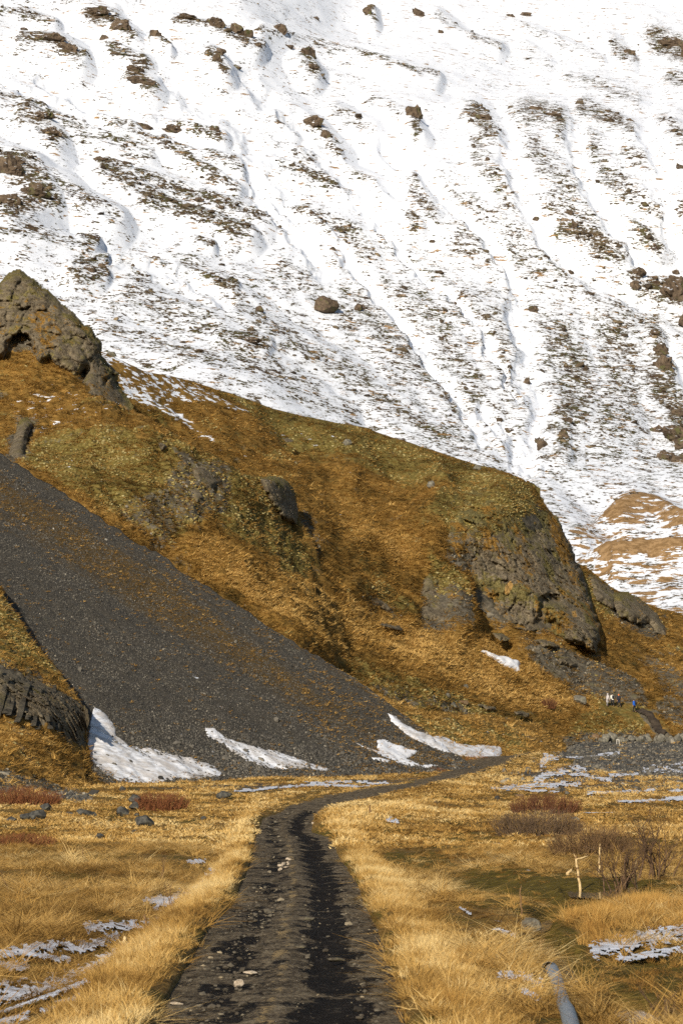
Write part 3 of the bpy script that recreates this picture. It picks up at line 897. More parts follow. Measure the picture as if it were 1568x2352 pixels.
H_TOP = curve([(-250, 640), (0, 725), (200, 790), (240, 808), (330, 850), (480, 890), (600, 925), (730, 962), (850, 985), (960, 1025), (1050, 1055), (1100, 1070), (1150, 1082), (1195, 1098), (1225, 1118), (1250, 1160), (1280, 1200), (1305, 1250), (1320, 1292), (1345, 1302),
               (1400, 1345), (1450, 1370), (1510, 1395), (1568, 1412), (1850, 1490)])
H_RIDGES = [([(985, 1300), (940, 1230), (870, 1110)], 60, -1.6), ([(820, 1340), (880, 1370), (940, 1415)], 26, 1.6), ([(960, 1300), (1030, 1340), (1060, 1440)], 40, 1.8), ([(1000, 1120), (950, 1200), (990, 1290)], 50, 1.6), ([(880, 1010), (960, 1120)], 40, -1.4), ([(640, 940), (760, 1080), (800, 1200)], 44, -1.8), ([(1080, 1390), (1190, 1490)], 20, -2)]
def h_disp(P, N, x, y):
    q = P / np.array([26.0, 34.0, 22.0])
    d = 3.2 * fbm(q, 5)
    for p, w, a in H_RIDGES:
        d += a * sstep(0, 1, np.clip(1.3 - seg_dist(x, y, p) / w, 0, 1))
    d += 0.6 * fbm(np.stack([(P[..., 0] + 0.9 * P[..., 2]) / 3.2, P[..., 1] / 9, (P[..., 2] - 0.4 * P[..., 0]) / 9], -1), 3)
    d += 0.55 * fbm(P / np.array([3.0, 4.0, 2.4]), 3) + 0.18 * noise(P / np.array([1.0, 1.6, 0.7]))
    d = d * (0.2 + 0.8 * sstep(0, 70, y - H_TOP(x)))
    return N * d[..., None]
HILL = Sheet(np.arange(-250, 1850, 4.0), H_TOP, curve([(-250, 1500), (500, 1600), (900, 1740), (1200, 1770), (1850, 1760)]), 260, H_DEPTH, h_disp)
def hill_masks(P, x, y):
    n1 = fbm(P / np.array([14.0, 18.0, 9.0]), 5)
    n2 = fbm(P / np.array([5.0, 6.0, 4.0]) + 7, 4)
    xw, yw = x + 30 * n1, y + 22 * n2
    moss = 0.20 + 0.9 * n1
    for pts, s in (([(480, 890), (850, 985), (1100, 1070), (1210, 1110), (1100, 1150), (800, 1040), (600, 980)], .75), ([(1010, 1140), (1210, 1110), (1250, 1200), (1200, 1260), (1080, 1240), (1000, 1180)], .95), ([(830, 1350), (960, 1400), (930, 1420)], .9),
                   ([(960, 1300), (1030, 1320), (1060, 1400), (990, 1390)], .9), ([(700, 1480), (850, 1530), (1000, 1580), (1260, 1650), (1240, 1690), (960, 1640), (800, 1570)], .8), ([(1320, 1300), (1420, 1350), (1420, 1420), (1360, 1400)], .8), ([(1350, 1600), (1500, 1640), (1480, 1700), (1300, 1690)], .62)):
        moss = np.maximum(moss, s * sstep(-25, 15, sdpoly(xw, yw, pts)))
    rock = 0.10 + 0.5 * n2
    for pts, s in (([(990, 1285), (1060, 1330), (1090, 1390), (1150, 1425), (1210, 1440), (1300, 1470), (1375, 1500), (1335, 1310), (1240, 1160), (1150, 1230), (1060, 1260)], .85), ([(1190, 1450), (1350, 1500), (1460, 1580), (1480, 1640), (1380, 1610), (1250, 1550)], .80),
                   ([(960, 1360), (1060, 1400), (1080, 1460), (980, 1440)], .75), ([(830, 1370), (940, 1420), (900, 1420)], .7), ([(800, 1560), (950, 1590), (1150, 1640), (1230, 1690), (1000, 1640), (850, 1600)], .56), ([(1400, 1380), (1520, 1420), (1530, 1460), (1420, 1440)], .8),
                   ([(690, 1180), (740, 1250), (710, 1280), (680, 1220)], .66), ([(1450, 1500), (1600, 1570), (1600, 1660), (1520, 1600)], .62), ([(1230, 1690), (1320, 1680), (1568, 1695), (1700, 1700), (1700, 1720), (1230, 1710)], .75), ([(1490, 1650), (1600, 1690), (1600, 1640), (1520, 1610)], .7)):
        rock = np.maximum(rock, s * sstep(-18, 12, sdpoly(xw, yw, pts)))
    gold = 0 * x
    for pts, s in (([(640, 1380), (760, 1370), (950, 1430), (1120, 1490), (1300, 1570), (1350, 1620), (1240, 1620), (1000, 1540), (800, 1480), (680, 1430)], 1.0), ([(800, 1080), (900, 1200), (960, 1320), (900, 1310), (840, 1200), (780, 1100)], .7)):
        gold = np.maximum(gold, s * sstep(-30, 15, sdpoly(xw, yw, pts)))
    moss = moss * (1 - 0.7 * gold)
    rock = rock * (1 - 0.6 * gold)
    rock = np.maximum(rock, sstep(-4, 4, sdpoly(x, y, [(1455, 1648), (1475, 1655), (1500, 1672), (1535, 1702), (1515, 1706), (1490, 1680), (1465, 1660)])))
    snow = 0.42 * sstep(8, -4, np.abs(y - np.interp(x, [240, 300, 480, 620, 850], [805, 850, 905, 960, 1000]) - 14) - 30 * sstep(620, 330, x)) * sstep(900, 700, x)
    snow = np.maximum(snow, 0.62 * sstep(-14, 10, sdpoly(xw, y, [(270, 850), (330, 880), (420, 950), (500, 1010), (460, 990), (380, 940), (300, 900)])))
    return moss, rock, snow, gold
hm = hill_masks(HILL.P, HILL.x, HILL.y)
HILL_MAT = terrain_mat('brown_hill_turf', [(0.058, 0.037, 0.010), (0.150, 0.086, 0.021), (0.29, 0.165, 0.044), (0.44, 0.27, 0.085)], [(0.055, 0.044, 0.012), (0.145, 0.110, 0.030), (0.24, 0.190, 0.065)],
                       [(0.026, 0.022, 0.017), (0.075, 0.064, 0.047), (0.135, 0.115, 0.082), (0.20, 0.172, 0.12)], k=1.0)
HILL_O = HILL.build('hill', HILL_MAT, {'mask': np.stack(hm, -1)})
tag(HILL_O, 'brown grassy hill below the snow line', None, None, 'structure')

def cliff_mat(name, cols):
    t = NT(name)
    sep = t.n('SeparateColor')
    t.put(sep.inputs[0], t.attr('mask').outputs['Color'])
    a = t.noise(0.8, 9, 0.7)
    b = t.noise(4.0, 6, 0.72)
    ab = t.math('ADD', t.math('MULTIPLY', a, 0.6), t.math('MULTIPLY', b, 0.4))
    c = t.ramp(ab, list(zip((0.32, 0.44, 0.54, 0.68), cols)))
    c = t.mix(t.math('MULTIPLY', t.step(t.noise(0.35, 5, 0.6), 0.54, 0.66), 0.5), c, (0.14, 0.115, 0.05))
    e = t.math('MULTIPLY', t.math('SUBTRACT', t.noise(1.0, 7, 0.72), 0.5), 1.9)
    c = t.mix(t.step(t.math('ADD', sep.outputs[0], e), 0.42, 0.58), c, t.mix(t.step(b, 0.4, 0.6), (0.095, 0.078, 0.026), (0.20, 0.165, 0.068)))
    c = t.mix(t.step(t.math('ADD', sep.outputs[1], e), 0.42, 0.58), c, t.mix(t.step(b, 0.4, 0.6), (0.12, 0.062, 0.013), (0.28, 0.16, 0.04)))
    c = t.mix(t.step(t.math('ADD', sep.outputs[2], t.math('MULTIPLY', e, 0.5)), 0.45, 0.6), c, (0.36, 0.22, 0.075))
    t.color(c)
    t.bump(t.math('ADD', t.math('ABSOLUTE', t.math('SUBTRACT', a, 0.5)), t.math('MULTIPLY', b, 0.5)), 0.9, 0.5)
    return t.m
CLIFF_COLS = [(0.034, 0.026, 0.018), (0.105, 0.083, 0.055), (0.185, 0.150, 0.100), (0.30, 0.25, 0.17)]
CLIFF_MAT = cliff_mat('cliff_rock', CLIFF_COLS)

def crag(name, poly, base, bulge, parent, step=3.0, soft=30.0, block=2.2, stretch=(1, 1, 1), rough=1.0, caves=(), moss_fn=None, flat=0.6, sink=1.0, jag=5.0, seed=0):
    """A rock face standing out of its slope inside an outline."""
    a = np.array(poly, float)
    xs = np.arange(a[:, 0].min() - 6, a[:, 0].max() + 6, step)
    ys = np.arange(a[:, 1].max() + 6, a[:, 1].min() - 6, -step)
    x, y = np.meshgrid(xs, ys)
    q = np.stack([x / 34, y / 34, 0 * x + seed], -1)
    sd = sdpoly(x + jag * fbm(q * 2, 3) * 1.6, y + jag * fbm(q * 2 + 9, 3) * 1.6, poly)
    m = np.clip(sd / (soft(x, y) if callable(soft) else soft), 0, 1)
    B = bulge(x, y) if callable(bulge) else bulge
    prof = np.sqrt(1 - (1 - m) ** 2)
    ws = flat(x, y) if callable(flat) else flat
    prof = prof * (1 - ws) + ws * m * m * (3 - 2 * m)
    P0 = base(x, y)
    D = P0[..., 1] + sink - (B + sink) * prof
    P = pt(x, y, D)
    p = P * np.array(stretch) / block
    f1, f2, cid = worley(p + fbm(P / 5.0, 3)[..., None] * 0.5, seed)
    crack = np.clip(0.11 - (f2 - f1), 0, 0.11) / 0.11
    d = rough * (1.3 * (cid - 0.5) - 0.5 * crack) + 1.3 * rough * fbm(P / 6.0, 5, ridged=True) + 0.45 * rough * fbm(P / 1.6, 3)
    f3, f4, cid2 = worley(p * 2.7 + 3, seed + 1)
    d += 0.34 * rough * (cid2 - 0.5) - 0.14 * rough * np.clip(0.12 - (f4 - f3), 0, 0.12) / 0.12
    d *= sstep(0, 0.25, m)
    led = fbm(np.stack([P[..., 0] / 14, P[..., 1] / 14, P[..., 2] / 1.7], -1) + seed, 3)
    d += 0.9 * rough * np.round(led * 3.5) / 3.5 * sstep(0.1, 0.5, m)
    for cpts, dep, cs in caves:
        d -= dep * sstep(-cs * 0.3, cs, sdpoly(x + 4 * fbm(q * 5, 2), y + 4 * fbm(q * 5 + 4, 2), cpts))
    P = pt(x, y, D - d)
    mk = moss_fn(x, y, P) if moss_fn else np.zeros(x.shape + (3,))
    keep = sd > -1.0
    V, Fq, at = compact(P.reshape(-1, 3), grid_faces(*x.shape, keep), {'mask': mk.reshape(-1, 3)})
    return link(name, mesh_np(name, V, Fq, CLIFF_MAT, True, at), parent)

def big_cliff_masks(x, y, P):
    n = fbm(P / 7.0, 4)
    moss = np.maximum(0.32 + 1.2 * n, 0.85 * sstep(1330, 1150, y + 110 * n))
    moss = np.maximum(moss, 0.8 * sstep(-6, 10, sdpoly(x, y, [(1335, 1400), (1370, 1420), (1370, 1450), (1340, 1430)])))
    grass = np.maximum(0.28 + 0.95 * fbm(P / np.array([5.0, 6.0, 9.0]) + 5, 4), 0.50 * sstep(-10, 10, sdpoly(x, y, [(1240, 1395), (1300, 1400), (1330, 1440), (1280, 1460), (1235, 1430)])))
    grass = np.maximum(grass, 0.65 * sstep(-10, 10, sdpoly(x, y, [(1240, 1120), (1300, 1230), (1320, 1290), (1290, 1300), (1260, 1220)])))
    och = np.maximum(sstep(-3, 5, sdpoly(x, y, [(1158, 1345), (1172, 1330), (1180, 1345), (1165, 1370), (1156, 1362)])), sstep(-3, 5, sdpoly(x, y, [(1310, 1405), (1322, 1400), (1325, 1418), (1314, 1420)])))
    return np.stack([moss, grass, och * 0.9], -1)
BIG = [(992, 1292), (1040, 1300), (1062, 1330), (1092, 1392), (1150, 1425), (1200, 1448), (1262, 1448), (1300, 1474), (1340, 1490), (1366, 1502), (1380, 1462), (1378, 1440), (1352, 1370), (1336, 1312), (1322, 1290), (1316, 1262), (1300, 1236), (1280, 1188), (1258, 1168), (1242, 1140),
       (1238, 1120), (1212, 1104), (1160, 1122), (1110, 1120), (1060, 1130), (1040, 1170), (1030, 1230)]
crag('cliff', BIG, HILL.at, lambda x, y: -1.4 + 11.5 * sstep(1060, 1270, x + 0.5 * (y - 1300)) * sstep(1120, 1290, y), HILL_O, step=2.0, soft=lambda x, y: 20 + 75 * sstep(1300, 1180, x - 0.25 * (y - 1300)), flat=lambda x, y: sstep(1310, 1200, x - 0.3 * (y - 1300)), block=3.0, stretch=(1.9, 1.9, 0.7), rough=1.1, sink=0.4,
     caves=(([(1235, 1372), (1262, 1358), (1285, 1365), (1290, 1385), (1262, 1392), (1240, 1400)], 3.5, 9), ([(1340, 1455), (1352, 1470), (1340, 1492), (1334, 1480)], 1.8, 4), ([(1160, 1425), (1200, 1436), (1215, 1445), (1180, 1440)], 2.0, 4)), moss_fn=big_cliff_masks, seed=1)
def knob_masks(x, y, P):
    n = fbm(P / 4.0, 4)
    up = sstep(0.55, 1.0, (P[..., 2] - P[..., 2].min()) / np.ptp(P[..., 2]))
    return np.stack([0.25 + 0.7 * n + 0.6 * up, 0.15 + 0.5 * fbm(P / 6 + 3, 3), 0 * n], -1)
for k, (poly, b) in enumerate((([(968, 1310), (985, 1295), (1020, 1318), (1055, 1360), (1075, 1420), (1085, 1455), (1020, 1440), (965, 1415), (960, 1360)], 1.8), ([(818, 1345), (850, 1352), (900, 1382), (942, 1420), (900, 1410), (840, 1380)], 1.5),
                               ([(1398, 1360), (1440, 1358), (1480, 1382), (1508, 1410), (1530, 1445), (1528, 1462), (1505, 1450), (1490, 1432), (1450, 1430), (1415, 1410)], 3.5), ([(706, 1182), (722, 1178), (738, 1192), (730, 1208), (710, 1205)], 2.0),
                               ([(1345, 1304), (1400, 1345), (1420, 1372), (1410, 1400), (1370, 1380), (1350, 1340)], 2.2), ([(1230, 1690), (1250, 1672), (1262, 1690), (1245, 1700)], 1.0))):
    crag('crag', poly, HILL.at, b, HILL_O, step=2.6, soft=20, block=1.6, rough=0.6, moss_fn=knob_masks, jag=3, seed=20 + k)

r = np.random.default_rng(31)
for k, (cx, cy, w, h) in enumerate(((1300, 1520, 50, 24), (1250, 1478, 60, 20), (1150, 1462, 40, 18), (1420, 1560, 40, 24), (1500, 1500, 46, 26), (1545, 1560, 40, 24), (1180, 1100, 40, 14), (900, 1440, 50, 16), (1010, 1590, 50, 18), (900, 1565, 46, 16), (1120, 1625, 44, 14), (1200, 1640, 40, 14), (660, 1010, 24, 12), (1090, 1470, 30, 20))):
    an = np.linspace(0, 2 * math.pi, 11)[:-1]
    rr = r.uniform(0.7, 1.15, 10)
    poly = [(cx + math.cos(a) * w / 2 * q + 0.25 * math.sin(a) * w / 2, cy + math.sin(a) * h / 2 * q + 0.18 * math.cos(a) * w / 2) for a, q in zip(an, rr)]
    crag('crag', poly, HILL.at, r.uniform(0.8, 1.8), HILL_O, step=2.0, soft=10, block=1.1, rough=0.45, moss_fn=knob_masks, jag=3, flat=0.7, sink=0.6, seed=60 + k)

# ------------------------------------------------------------------ knoll with the pinnacle (nearer, on the left)
K_DEPTH = RBF([(-260, 700, 430), (-260, 900, 410), (-260, 1100, 360), (0, 640, 434), (50, 618, 437), (150, 705, 434), (230, 790, 432), (300, 940, 426), (0, 800, 424), (100, 830, 422), (200, 890, 420), (0, 950, 400), (150, 940, 405), (250, 955, 398),
               (320, 952, 403), (60, 1040, 378), (250, 1050, 380), (400, 1010, 392), (450, 1100, 380), (550, 1090, 400), (640, 1100, 415), (690, 1190, 420), (200, 1180, 350), (350, 1280, 352), (500, 1200, 372), (600, 1300, 370), (720, 1240, 414),
               (745, 1340, 402), (560, 1400, 352), (740, 1400, 378), (800, 1400, 408), (862, 1440, 425), (862, 1600, 400), (800, 1520, 380), (0, 1200, 345), (400, 1450, 330)])
K_TOP = curve([(-260, 690), (-120, 668), (0, 652), (18, 632), (48, 624), (78, 645), (110, 672), (150, 712), (190, 748), (230, 795), (236, 830), (262, 862), (272, 885), (300, 930), (312, 948), (330, 953), (400, 996), (450, 1020), (520, 1060), (560, 1088), (600, 1094), (645, 1102),
               (676, 1130), (690, 1195), (720, 1235), (745, 1340), (800, 1390), (860, 1440)])
def k_disp(P, N, x, y):
    d = 2.8 * fbm(P / np.array([16.0, 20.0, 14.0]), 5) + 0.9 * fbm(P / 3.2, 3) + 0.22 * noise(P / 1.0)
    d *= sstep(0, 30, y - K_TOP(x)) * 0.85 + 0.15
    return N * d[..., None]
KN = Sheet(np.arange(-260, 862, 3.2), K_TOP, curve([(-260, 960), (0, 1130), (400, 1390), (700, 1580), (862, 1660)]), 230, K_DEPTH, k_disp, back=((5, -2), (14, -9), (30, -30)))
def kn_masks(P, x, y):
    n1 = fbm(P / np.array([9.0, 12.0, 7.0]), 5)
    n2 = fbm(P / np.array([3.0, 4.0, 3.0]) + 7, 4)
    xw, yw = x + 26 * n1, y + 20 * n2
    moss = 0.20 + 0.8 * n1
    for pts, s in (([(0, 1060), (90, 1000), (240, 990), (420, 1010), (520, 1060), (640, 1100), (690, 1200), (740, 1300), (640, 1290), (560, 1250), (480, 1180), (400, 1240), (250, 1180), (100, 1090)], .72), ([(330, 990), (400, 1000), (480, 1060), (520, 1120), (420, 1080)], .8), ([(560, 1180), (690, 1230), (740, 1330), (650, 1300)], .95)):
        moss = np.maximum(moss, s * sstep(-22, 18, sdpoly(xw, yw, pts)))
    rock = 0.12 + 0.55 * n2
    for pts, s in (([(-300, 600), (60, 600), (320, 945), (250, 930), (130, 840), (0, 800), (-300, 830)], .9), ([(420, 1040), (520, 1070), (530, 1180), (440, 1190), (360, 1260), (250, 1170), (380, 1120)], .60), ([(10, 1050), (40, 960), (78, 962), (70, 1000), (60, 1070), (20, 1070)], .8)):
        rock = np.maximum(rock, s * sstep(-18, 12, sdpoly(xw, yw, pts)))
    snow = 0.24 * sstep(-20, 30, sdpoly(x, y, [(0, 900), (200, 880), (260, 930), (200, 1000), (60, 1000)]))
    gold = sstep(-20, 20, sdpoly(xw, yw, [(430, 1230), (560, 1260), (700, 1340), (860, 1440), (800, 1520), (640, 1430), (470, 1330)])) * 0.9
    return moss * (1 - 0.7 * gold), rock * (1 - 0.7 * gold), snow, gold
km = kn_masks(KN.P, KN.x, KN.y)
KN_O = KN.build('knoll', HILL_MAT, {'mask': np.stack(km, -1)})
tag(KN_O, 'mossy brown knoll with a rocky pinnacle', None, None, 'structure')
def pin_masks(x, y, P):
    n = fbm(P / 4.0, 4)
    up = sstep(26, 4, y - K_TOP(x))
    grass = np.maximum(0.05 + 0.5 * n, 0.50 * sstep(-10, 14, sdpoly(x + 22 * n, y + 20 * n, [(58, 715), (110, 700), (150, 760), (140, 800), (100, 805), (72, 760)])))
    return np.stack([0.26 + 0.8 * n + 0.35 * up, np.maximum(grass, 0.2 + 0.7 * fbm(P / 5.0 + 9, 4)), 0 * n], -1)
PIN = [(-240, 660), (-120, 640), (-40, 650), (0, 648), (18, 628), (26, 622), (48, 617), (62, 632), (80, 640), (98, 660), (115, 668), (150, 705), (168, 715), (192, 742), (208, 752), (222, 772), (234, 786), (236, 806), (231, 812), (248, 832), (266, 846), (273, 858), (270, 880), (290, 905), (308, 936),
       (298, 948), (270, 940), (262, 948), (235, 922), (200, 912), (190, 880), (196, 852), (172, 866), (140, 850), (112, 828), (96, 842), (80, 830), (72, 796), (40, 786), (24, 794), (12, 826), (-10, 822), (-60, 840), (-240, 850)]
crag('pinnacle', PIN, KN.at, 4.5, KN_O, flat=0.25, step=2.3, soft=22, block=1.9, rough=0.75, caves=(([(20, 790), (30, 770), (50, 763), (66, 768), (74, 786), (50, 790)], 5.0, 5), ([(42, 710), (70, 702), (72, 708), (50, 718)], 1.6, 4), ([(238, 870), (258, 856), (262, 862), (246, 880), (242, 900)], 1.8, 4)), moss_fn=pin_masks, jag=3.0, seed=5)
for k, (poly, b, kw) in enumerate((([(596, 1098), (632, 1092), (660, 1104), (676, 1124), (685, 1170), (683, 1204), (650, 1196), (625, 1165), (605, 1130)], 4.0, dict(stretch=(1.6, 1.6, .6))), ([(246, 985), (258, 962), (276, 972), (274, 992), (256, 998)], 1.6, {}), ([(14, 1064), (30, 1010), (46, 964), (66, 958), (78, 972), (66, 998), (56, 1062)], 2.6, {}),
                                   ([(440, 1075), (480, 1062), (512, 1080), (520, 1110), (480, 1130), (450, 1110)], 1.6, {}), ([(360, 1016), (385, 1012), (392, 1030), (370, 1036)], 1.2, {}), ([(190, 900), (215, 905), (235, 925), (230, 945), (200, 935)], 2, {}), ([(430, 1120), (470, 1122), (480, 1150), (450, 1160)], 1.2, {}))):
    crag('crag', poly, KN.at, b, KN_O, step=2.2, soft=14, block=1.3, rough=0.55, moss_fn=knob_masks, jag=2.5, seed=40 + k, **kw)

# ------------------------------------------------------------------ green bank at the foot of the hill
L_TOP = curve([(780, 1545), (860, 1588), (920, 1618), (980, 1632), (1040, 1638), (1120, 1642), (1190, 1652), (1235, 1662), (1262, 1690), (1300, 1712)])
L_DEPTH = RBF([(780, 1545, 338), (780, 1700, 318), (920, 1618, 348), (1000, 1740, 332), (1050, 1640, 362), (1200, 1655, 380), (1240, 1700, 372), (1300, 1720, 378), (1150, 1730, 352), (900, 1800, 300), (1300, 1800, 330), (1100, 1690, 356)])
BANK = Sheet(np.arange(780, 1300, 3.0), L_TOP, curve([(780, 1760), (1300, 1790)]), 80, L_DEPTH, lambda P, N, x, y: N * (0.5 * fbm(P / 4.0, 4) + 0.12 * noise(P / 0.8))[..., None], back=((4, -.6), (10, -2), (30, -14)))
bx, by = BANK.x, BANK.y
bn = fbm(BANK.P / 5.0, 4)
bmoss = np.clip(0.55 + 0.6 * bn, 0, 1) * sstep(2, 22, by - L_TOP(bx) + 10 * bn) * sstep(1260, 1180, bx)
BANK_O = BANK.build('bank', HILL_MAT, {'mask': np.stack([bmoss, 0.15 + 0.5 * fbm(BANK.P / 3.0, 3) + 0 * bx, 0 * bx, 0 * bx], -1)})
tag(BANK_O, 'low green mossy bank beside the trail', None, None, 'structure')

# ------------------------------------------------------------------ scree slope
def scree_depth(x, y):
    dx, dz = ray(x, y)
    return 76.3 / (0.4848 * -dx + 0.2725 - dz)
T_TOP0 = curve([(-280, 850), (0, 1040), (60, 1078), (200, 1165), (400, 1300), (560, 1400), (700, 1490), (800, 1552), (880, 1607), (950, 1662), (1010, 1712), (1070, 1752), (1140, 1792), (1222, 1830)])
def T_TOP(x):
    x = np.asarray(x, float)
    return T_TOP0(x) + 9 * noise(np.stack([x / 70, 0 * x, 0 * x + 2.3], -1)) + 4.5 * noise(np.stack([x / 19, 0 * x, 0 * x + 7.7], -1))
def t_disp(P, N, x, y):
    fl = P @ np.array([0.489, 0.872, 0.0])
    d = 0.5 * fbm(np.stack([fl / 9, P[..., 2] / 40, 0 * fl], -1), 4) + 0.10 * noise(P / 0.8) + 0.22 * fbm(P / 3.0, 3)
    d += 0.9 * np.clip(1 - P[..., 2] / 7.0, 0, 1) ** 2 * (P[..., 2] > 0)
    return N * d[..., None]
SCREE = Sheet(np.arange(-280, 1222, 3.0), T_TOP, curve([(-280, 1900), (500, 1890), (1000, 1860), (1222, 1840)]), 300, scree_depth, t_disp, back=((1.5, -0.6), (8, -7), (20, -24)))
def streak(x, y):                          # how far down the bank of brown turf lies from the upper edge
    return y - T_TOP(x)
ux = streak(SCREE.x, SCREE.y)
sn1 = fbm(SCREE.P / 4.0, 4)
fl = SCREE.P @ np.array([0.489, 0.872, 0.0])
sn2 = fbm(np.stack([fl / 3.0, SCREE.P[..., 2] / 14, 0 * fl], -1), 4)
turf = np.clip(0.95 * np.exp(-((ux - 95 + 40 * sn2) / (52 + 0.03 * SCREE.x)) ** 2) * sstep(1150, 300, SCREE.x), 0, 1)
turf = np.maximum(turf, 0.32 * sstep(500, 900, SCREE.x) * sstep(330, 120, ux))
turf = np.maximum(turf, 0.62 * sstep(-15, 15, sdpoly(SCREE.x + 20 * sn1, SCREE.y, [(880, 1690), (960, 1710), (1000, 1740), (1150, 1760), (1100, 1780), (950, 1770), (900, 1740)])))
gravel_cols = [(0.020, 0.020, 0.019), (0.052, 0.051, 0.047), (0.088, 0.086, 0.077), (0.135, 0.130, 0.115)]
SCREE_MAT = terrain_mat('scree_gravel', [(0.024, 0.021, 0.017), (0.068, 0.060, 0.048), (0.105, 0.092, 0.073), (0.14, 0.122, 0.094)], [(0.060, 0.045, 0.022), (0.105, 0.070, 0.030), (0.18, 0.11, 0.042)], gravel_cols, k=2.2, grass_scale=2.0, bump=(1.0, 0.25))
SCREE_O = SCREE.build('scree_slope', SCREE_MAT, {'mask': np.stack([np.clip(turf + 0.25 * sn1 + 0.5 * fbm(np.stack([fl / 1.3, SCREE.P[..., 2] / 25, 0 * fl + 6], -1), 3), 0, 1), 0.3 + 0 * turf, 0 * turf, 0 * turf], -1)})
tag(SCREE_O, 'dark grey scree slope running down to the meadow', None, None, 'structure')

# ------------------------------------------------------------------ near outcrop on the left
O_TOP = curve([(-300, 1080), (-120, 1200), (0, 1345), (12, 1372), (40, 1410), (70, 1462), (105, 1505), (140, 1545), (165, 1580), (184, 1604), (194, 1626), (200, 1690), (208, 1765), (236, 1800), (262, 1835)])
O_DEPTH = RBF([(-300, 1100, 285), (-300, 1800, 214), (0, 1350, 276), (100, 1505, 262), (190, 1615, 254), (0, 1500, 250), (0, 1560, 240), (100, 1600, 243), (0, 1650, 234), (100, 1650, 237), (195, 1700, 246), (60, 1700, 228), (0, 1760, 212), (150, 1780, 228), (240, 1805, 237), (0, 1830, 200), (200, 1850, 212), (-300, 1900, 196), (262, 1900, 205)])
def o_disp(P, N, x, y):
    d = 0.9 * fbm(P / 7.0, 5) + 0.42 * fbm(P / 1.8, 3) + 0.14 * noise(P / 0.5)
    d *= 0.15 + 0.85 * sstep(0, 24, y - O_TOP(x))
    return N * d[..., None]
OC = Sheet(np.arange(-300, 263, 2.2), O_TOP, curve([(-300, 1930), (263, 1900)]), 230, O_DEPTH, o_disp, back=((3, -1.5), (8, -7), (18, -30)))
on1, on2 = fbm(OC.P / 3.5, 4), fbm(OC.P / 1.2 + 4, 4)
omoss = 0.2 + 0.6 * on1 + 0.5 * sstep(1590, 1480, OC.y - 0.15 * OC.x + 60 * on1)
orock = np.maximum(0.22 + 0.6 * on2, 0.85 * sstep(-12, 12, sdpoly(OC.x + 20 * on1, OC.y + 16 * on2, [(-300, 1480), (0, 1520), (80, 1540), (150, 1580), (205, 1640), (200, 1720), (150, 1690), (60, 1650), (-300, 1640)])))
orock = np.maximum(orock, 0.75 * sstep(-8, 8, sdpoly(OC.x, OC.y + 10 * on1, [(-300, 1740), (0, 1762), (120, 1790), (220, 1830), (120, 1835), (-300, 1800)])))
OC_O = OC.build('outcrop', HILL_MAT, {'mask': np.stack([omoss, orock, 0 * omoss, 0 * omoss], -1)})
tag(OC_O, 'near rocky outcrop with basalt columns on the left', None, None, 'structure')
OPOLY = [(-240, 1500), (-40, 1520), (0, 1528), (45, 1545), (90, 1565), (150, 1592), (186, 1612), (202, 1632), (206, 1655), (194, 1690), (192, 1730), (170, 1716), (140, 1690), (90, 1668), (40, 1655), (0, 1640), (-60, 1640), (-240, 1650)]
crag('cliff', OPOLY, OC.at, 1.2, OC_O, step=1.5, soft=34, block=1.0, stretch=(1.3, 1.3, 0.45), rough=0.7, moss_fn=lambda x, y, P: np.stack([0.18 + 0.7 * fbm(P / 2.0, 4) + 0.3 * sstep(1560, 1530, y), 0.12 + 0.5 * fbm(P / 3.0 + 8, 3), 0 * x], -1), jag=3, seed=9)
COLUMN_MAT = cliff_mat('basalt', [(0.016, 0.015, 0.012), (0.055, 0.048, 0.037), (0.105, 0.09, 0.065), (0.17, 0.145, 0.10)])
r = np.random.default_rng(8)
for k in range(22):
    u = k / 21
    x0 = -30 + 190 * u + r.normal(0, 2)
    yt = 1540 + 50 * u + r.normal(0, 7)
    yb = yt + 92 - 26 * abs(u - 0.4) + r.normal(0, 8)
    x1 = x0 - 26 * (1 - u * 0.8) + r.normal(0, 3)
    a = OC.at(np.array(x0), np.array(yt)) + np.array([0, -1.75, 0])
    b = OC.at(np.array(x1), np.array(yb)) + np.array([0, -1.5, 0])
    rad = r.uniform(0.16, 0.30)
    V = []
    nseg = 7
    for q in range(nseg):
        c = a + (b - a) * (q / (nseg - 1)) + r.normal(0, 0.05, 3)
        for s in range(6):
            an = s * math.pi / 3 + k
            rr = rad * r.uniform(0.86, 1.1) * (0.75 if q in (0,) else 1)
            V.append(c + np.array([math.cos(an) * rr, math.sin(an) * rr, 0]))
    Fs = [[q * 6 + s, q * 6 + (s + 1) % 6, q * 6 + 6 + (s + 1) % 6, q * 6 + 6 + s] for q in range(nseg - 1) for s in range(6)] + [[0, 1, 2, 3], [0, 3, 4, 5]]
    link('basalt_column', mesh_np('basalt_column', np.array(V), np.array(Fs), COLUMN_MAT, False, {'mask': np.zeros((len(V), 3))}), OC_O)

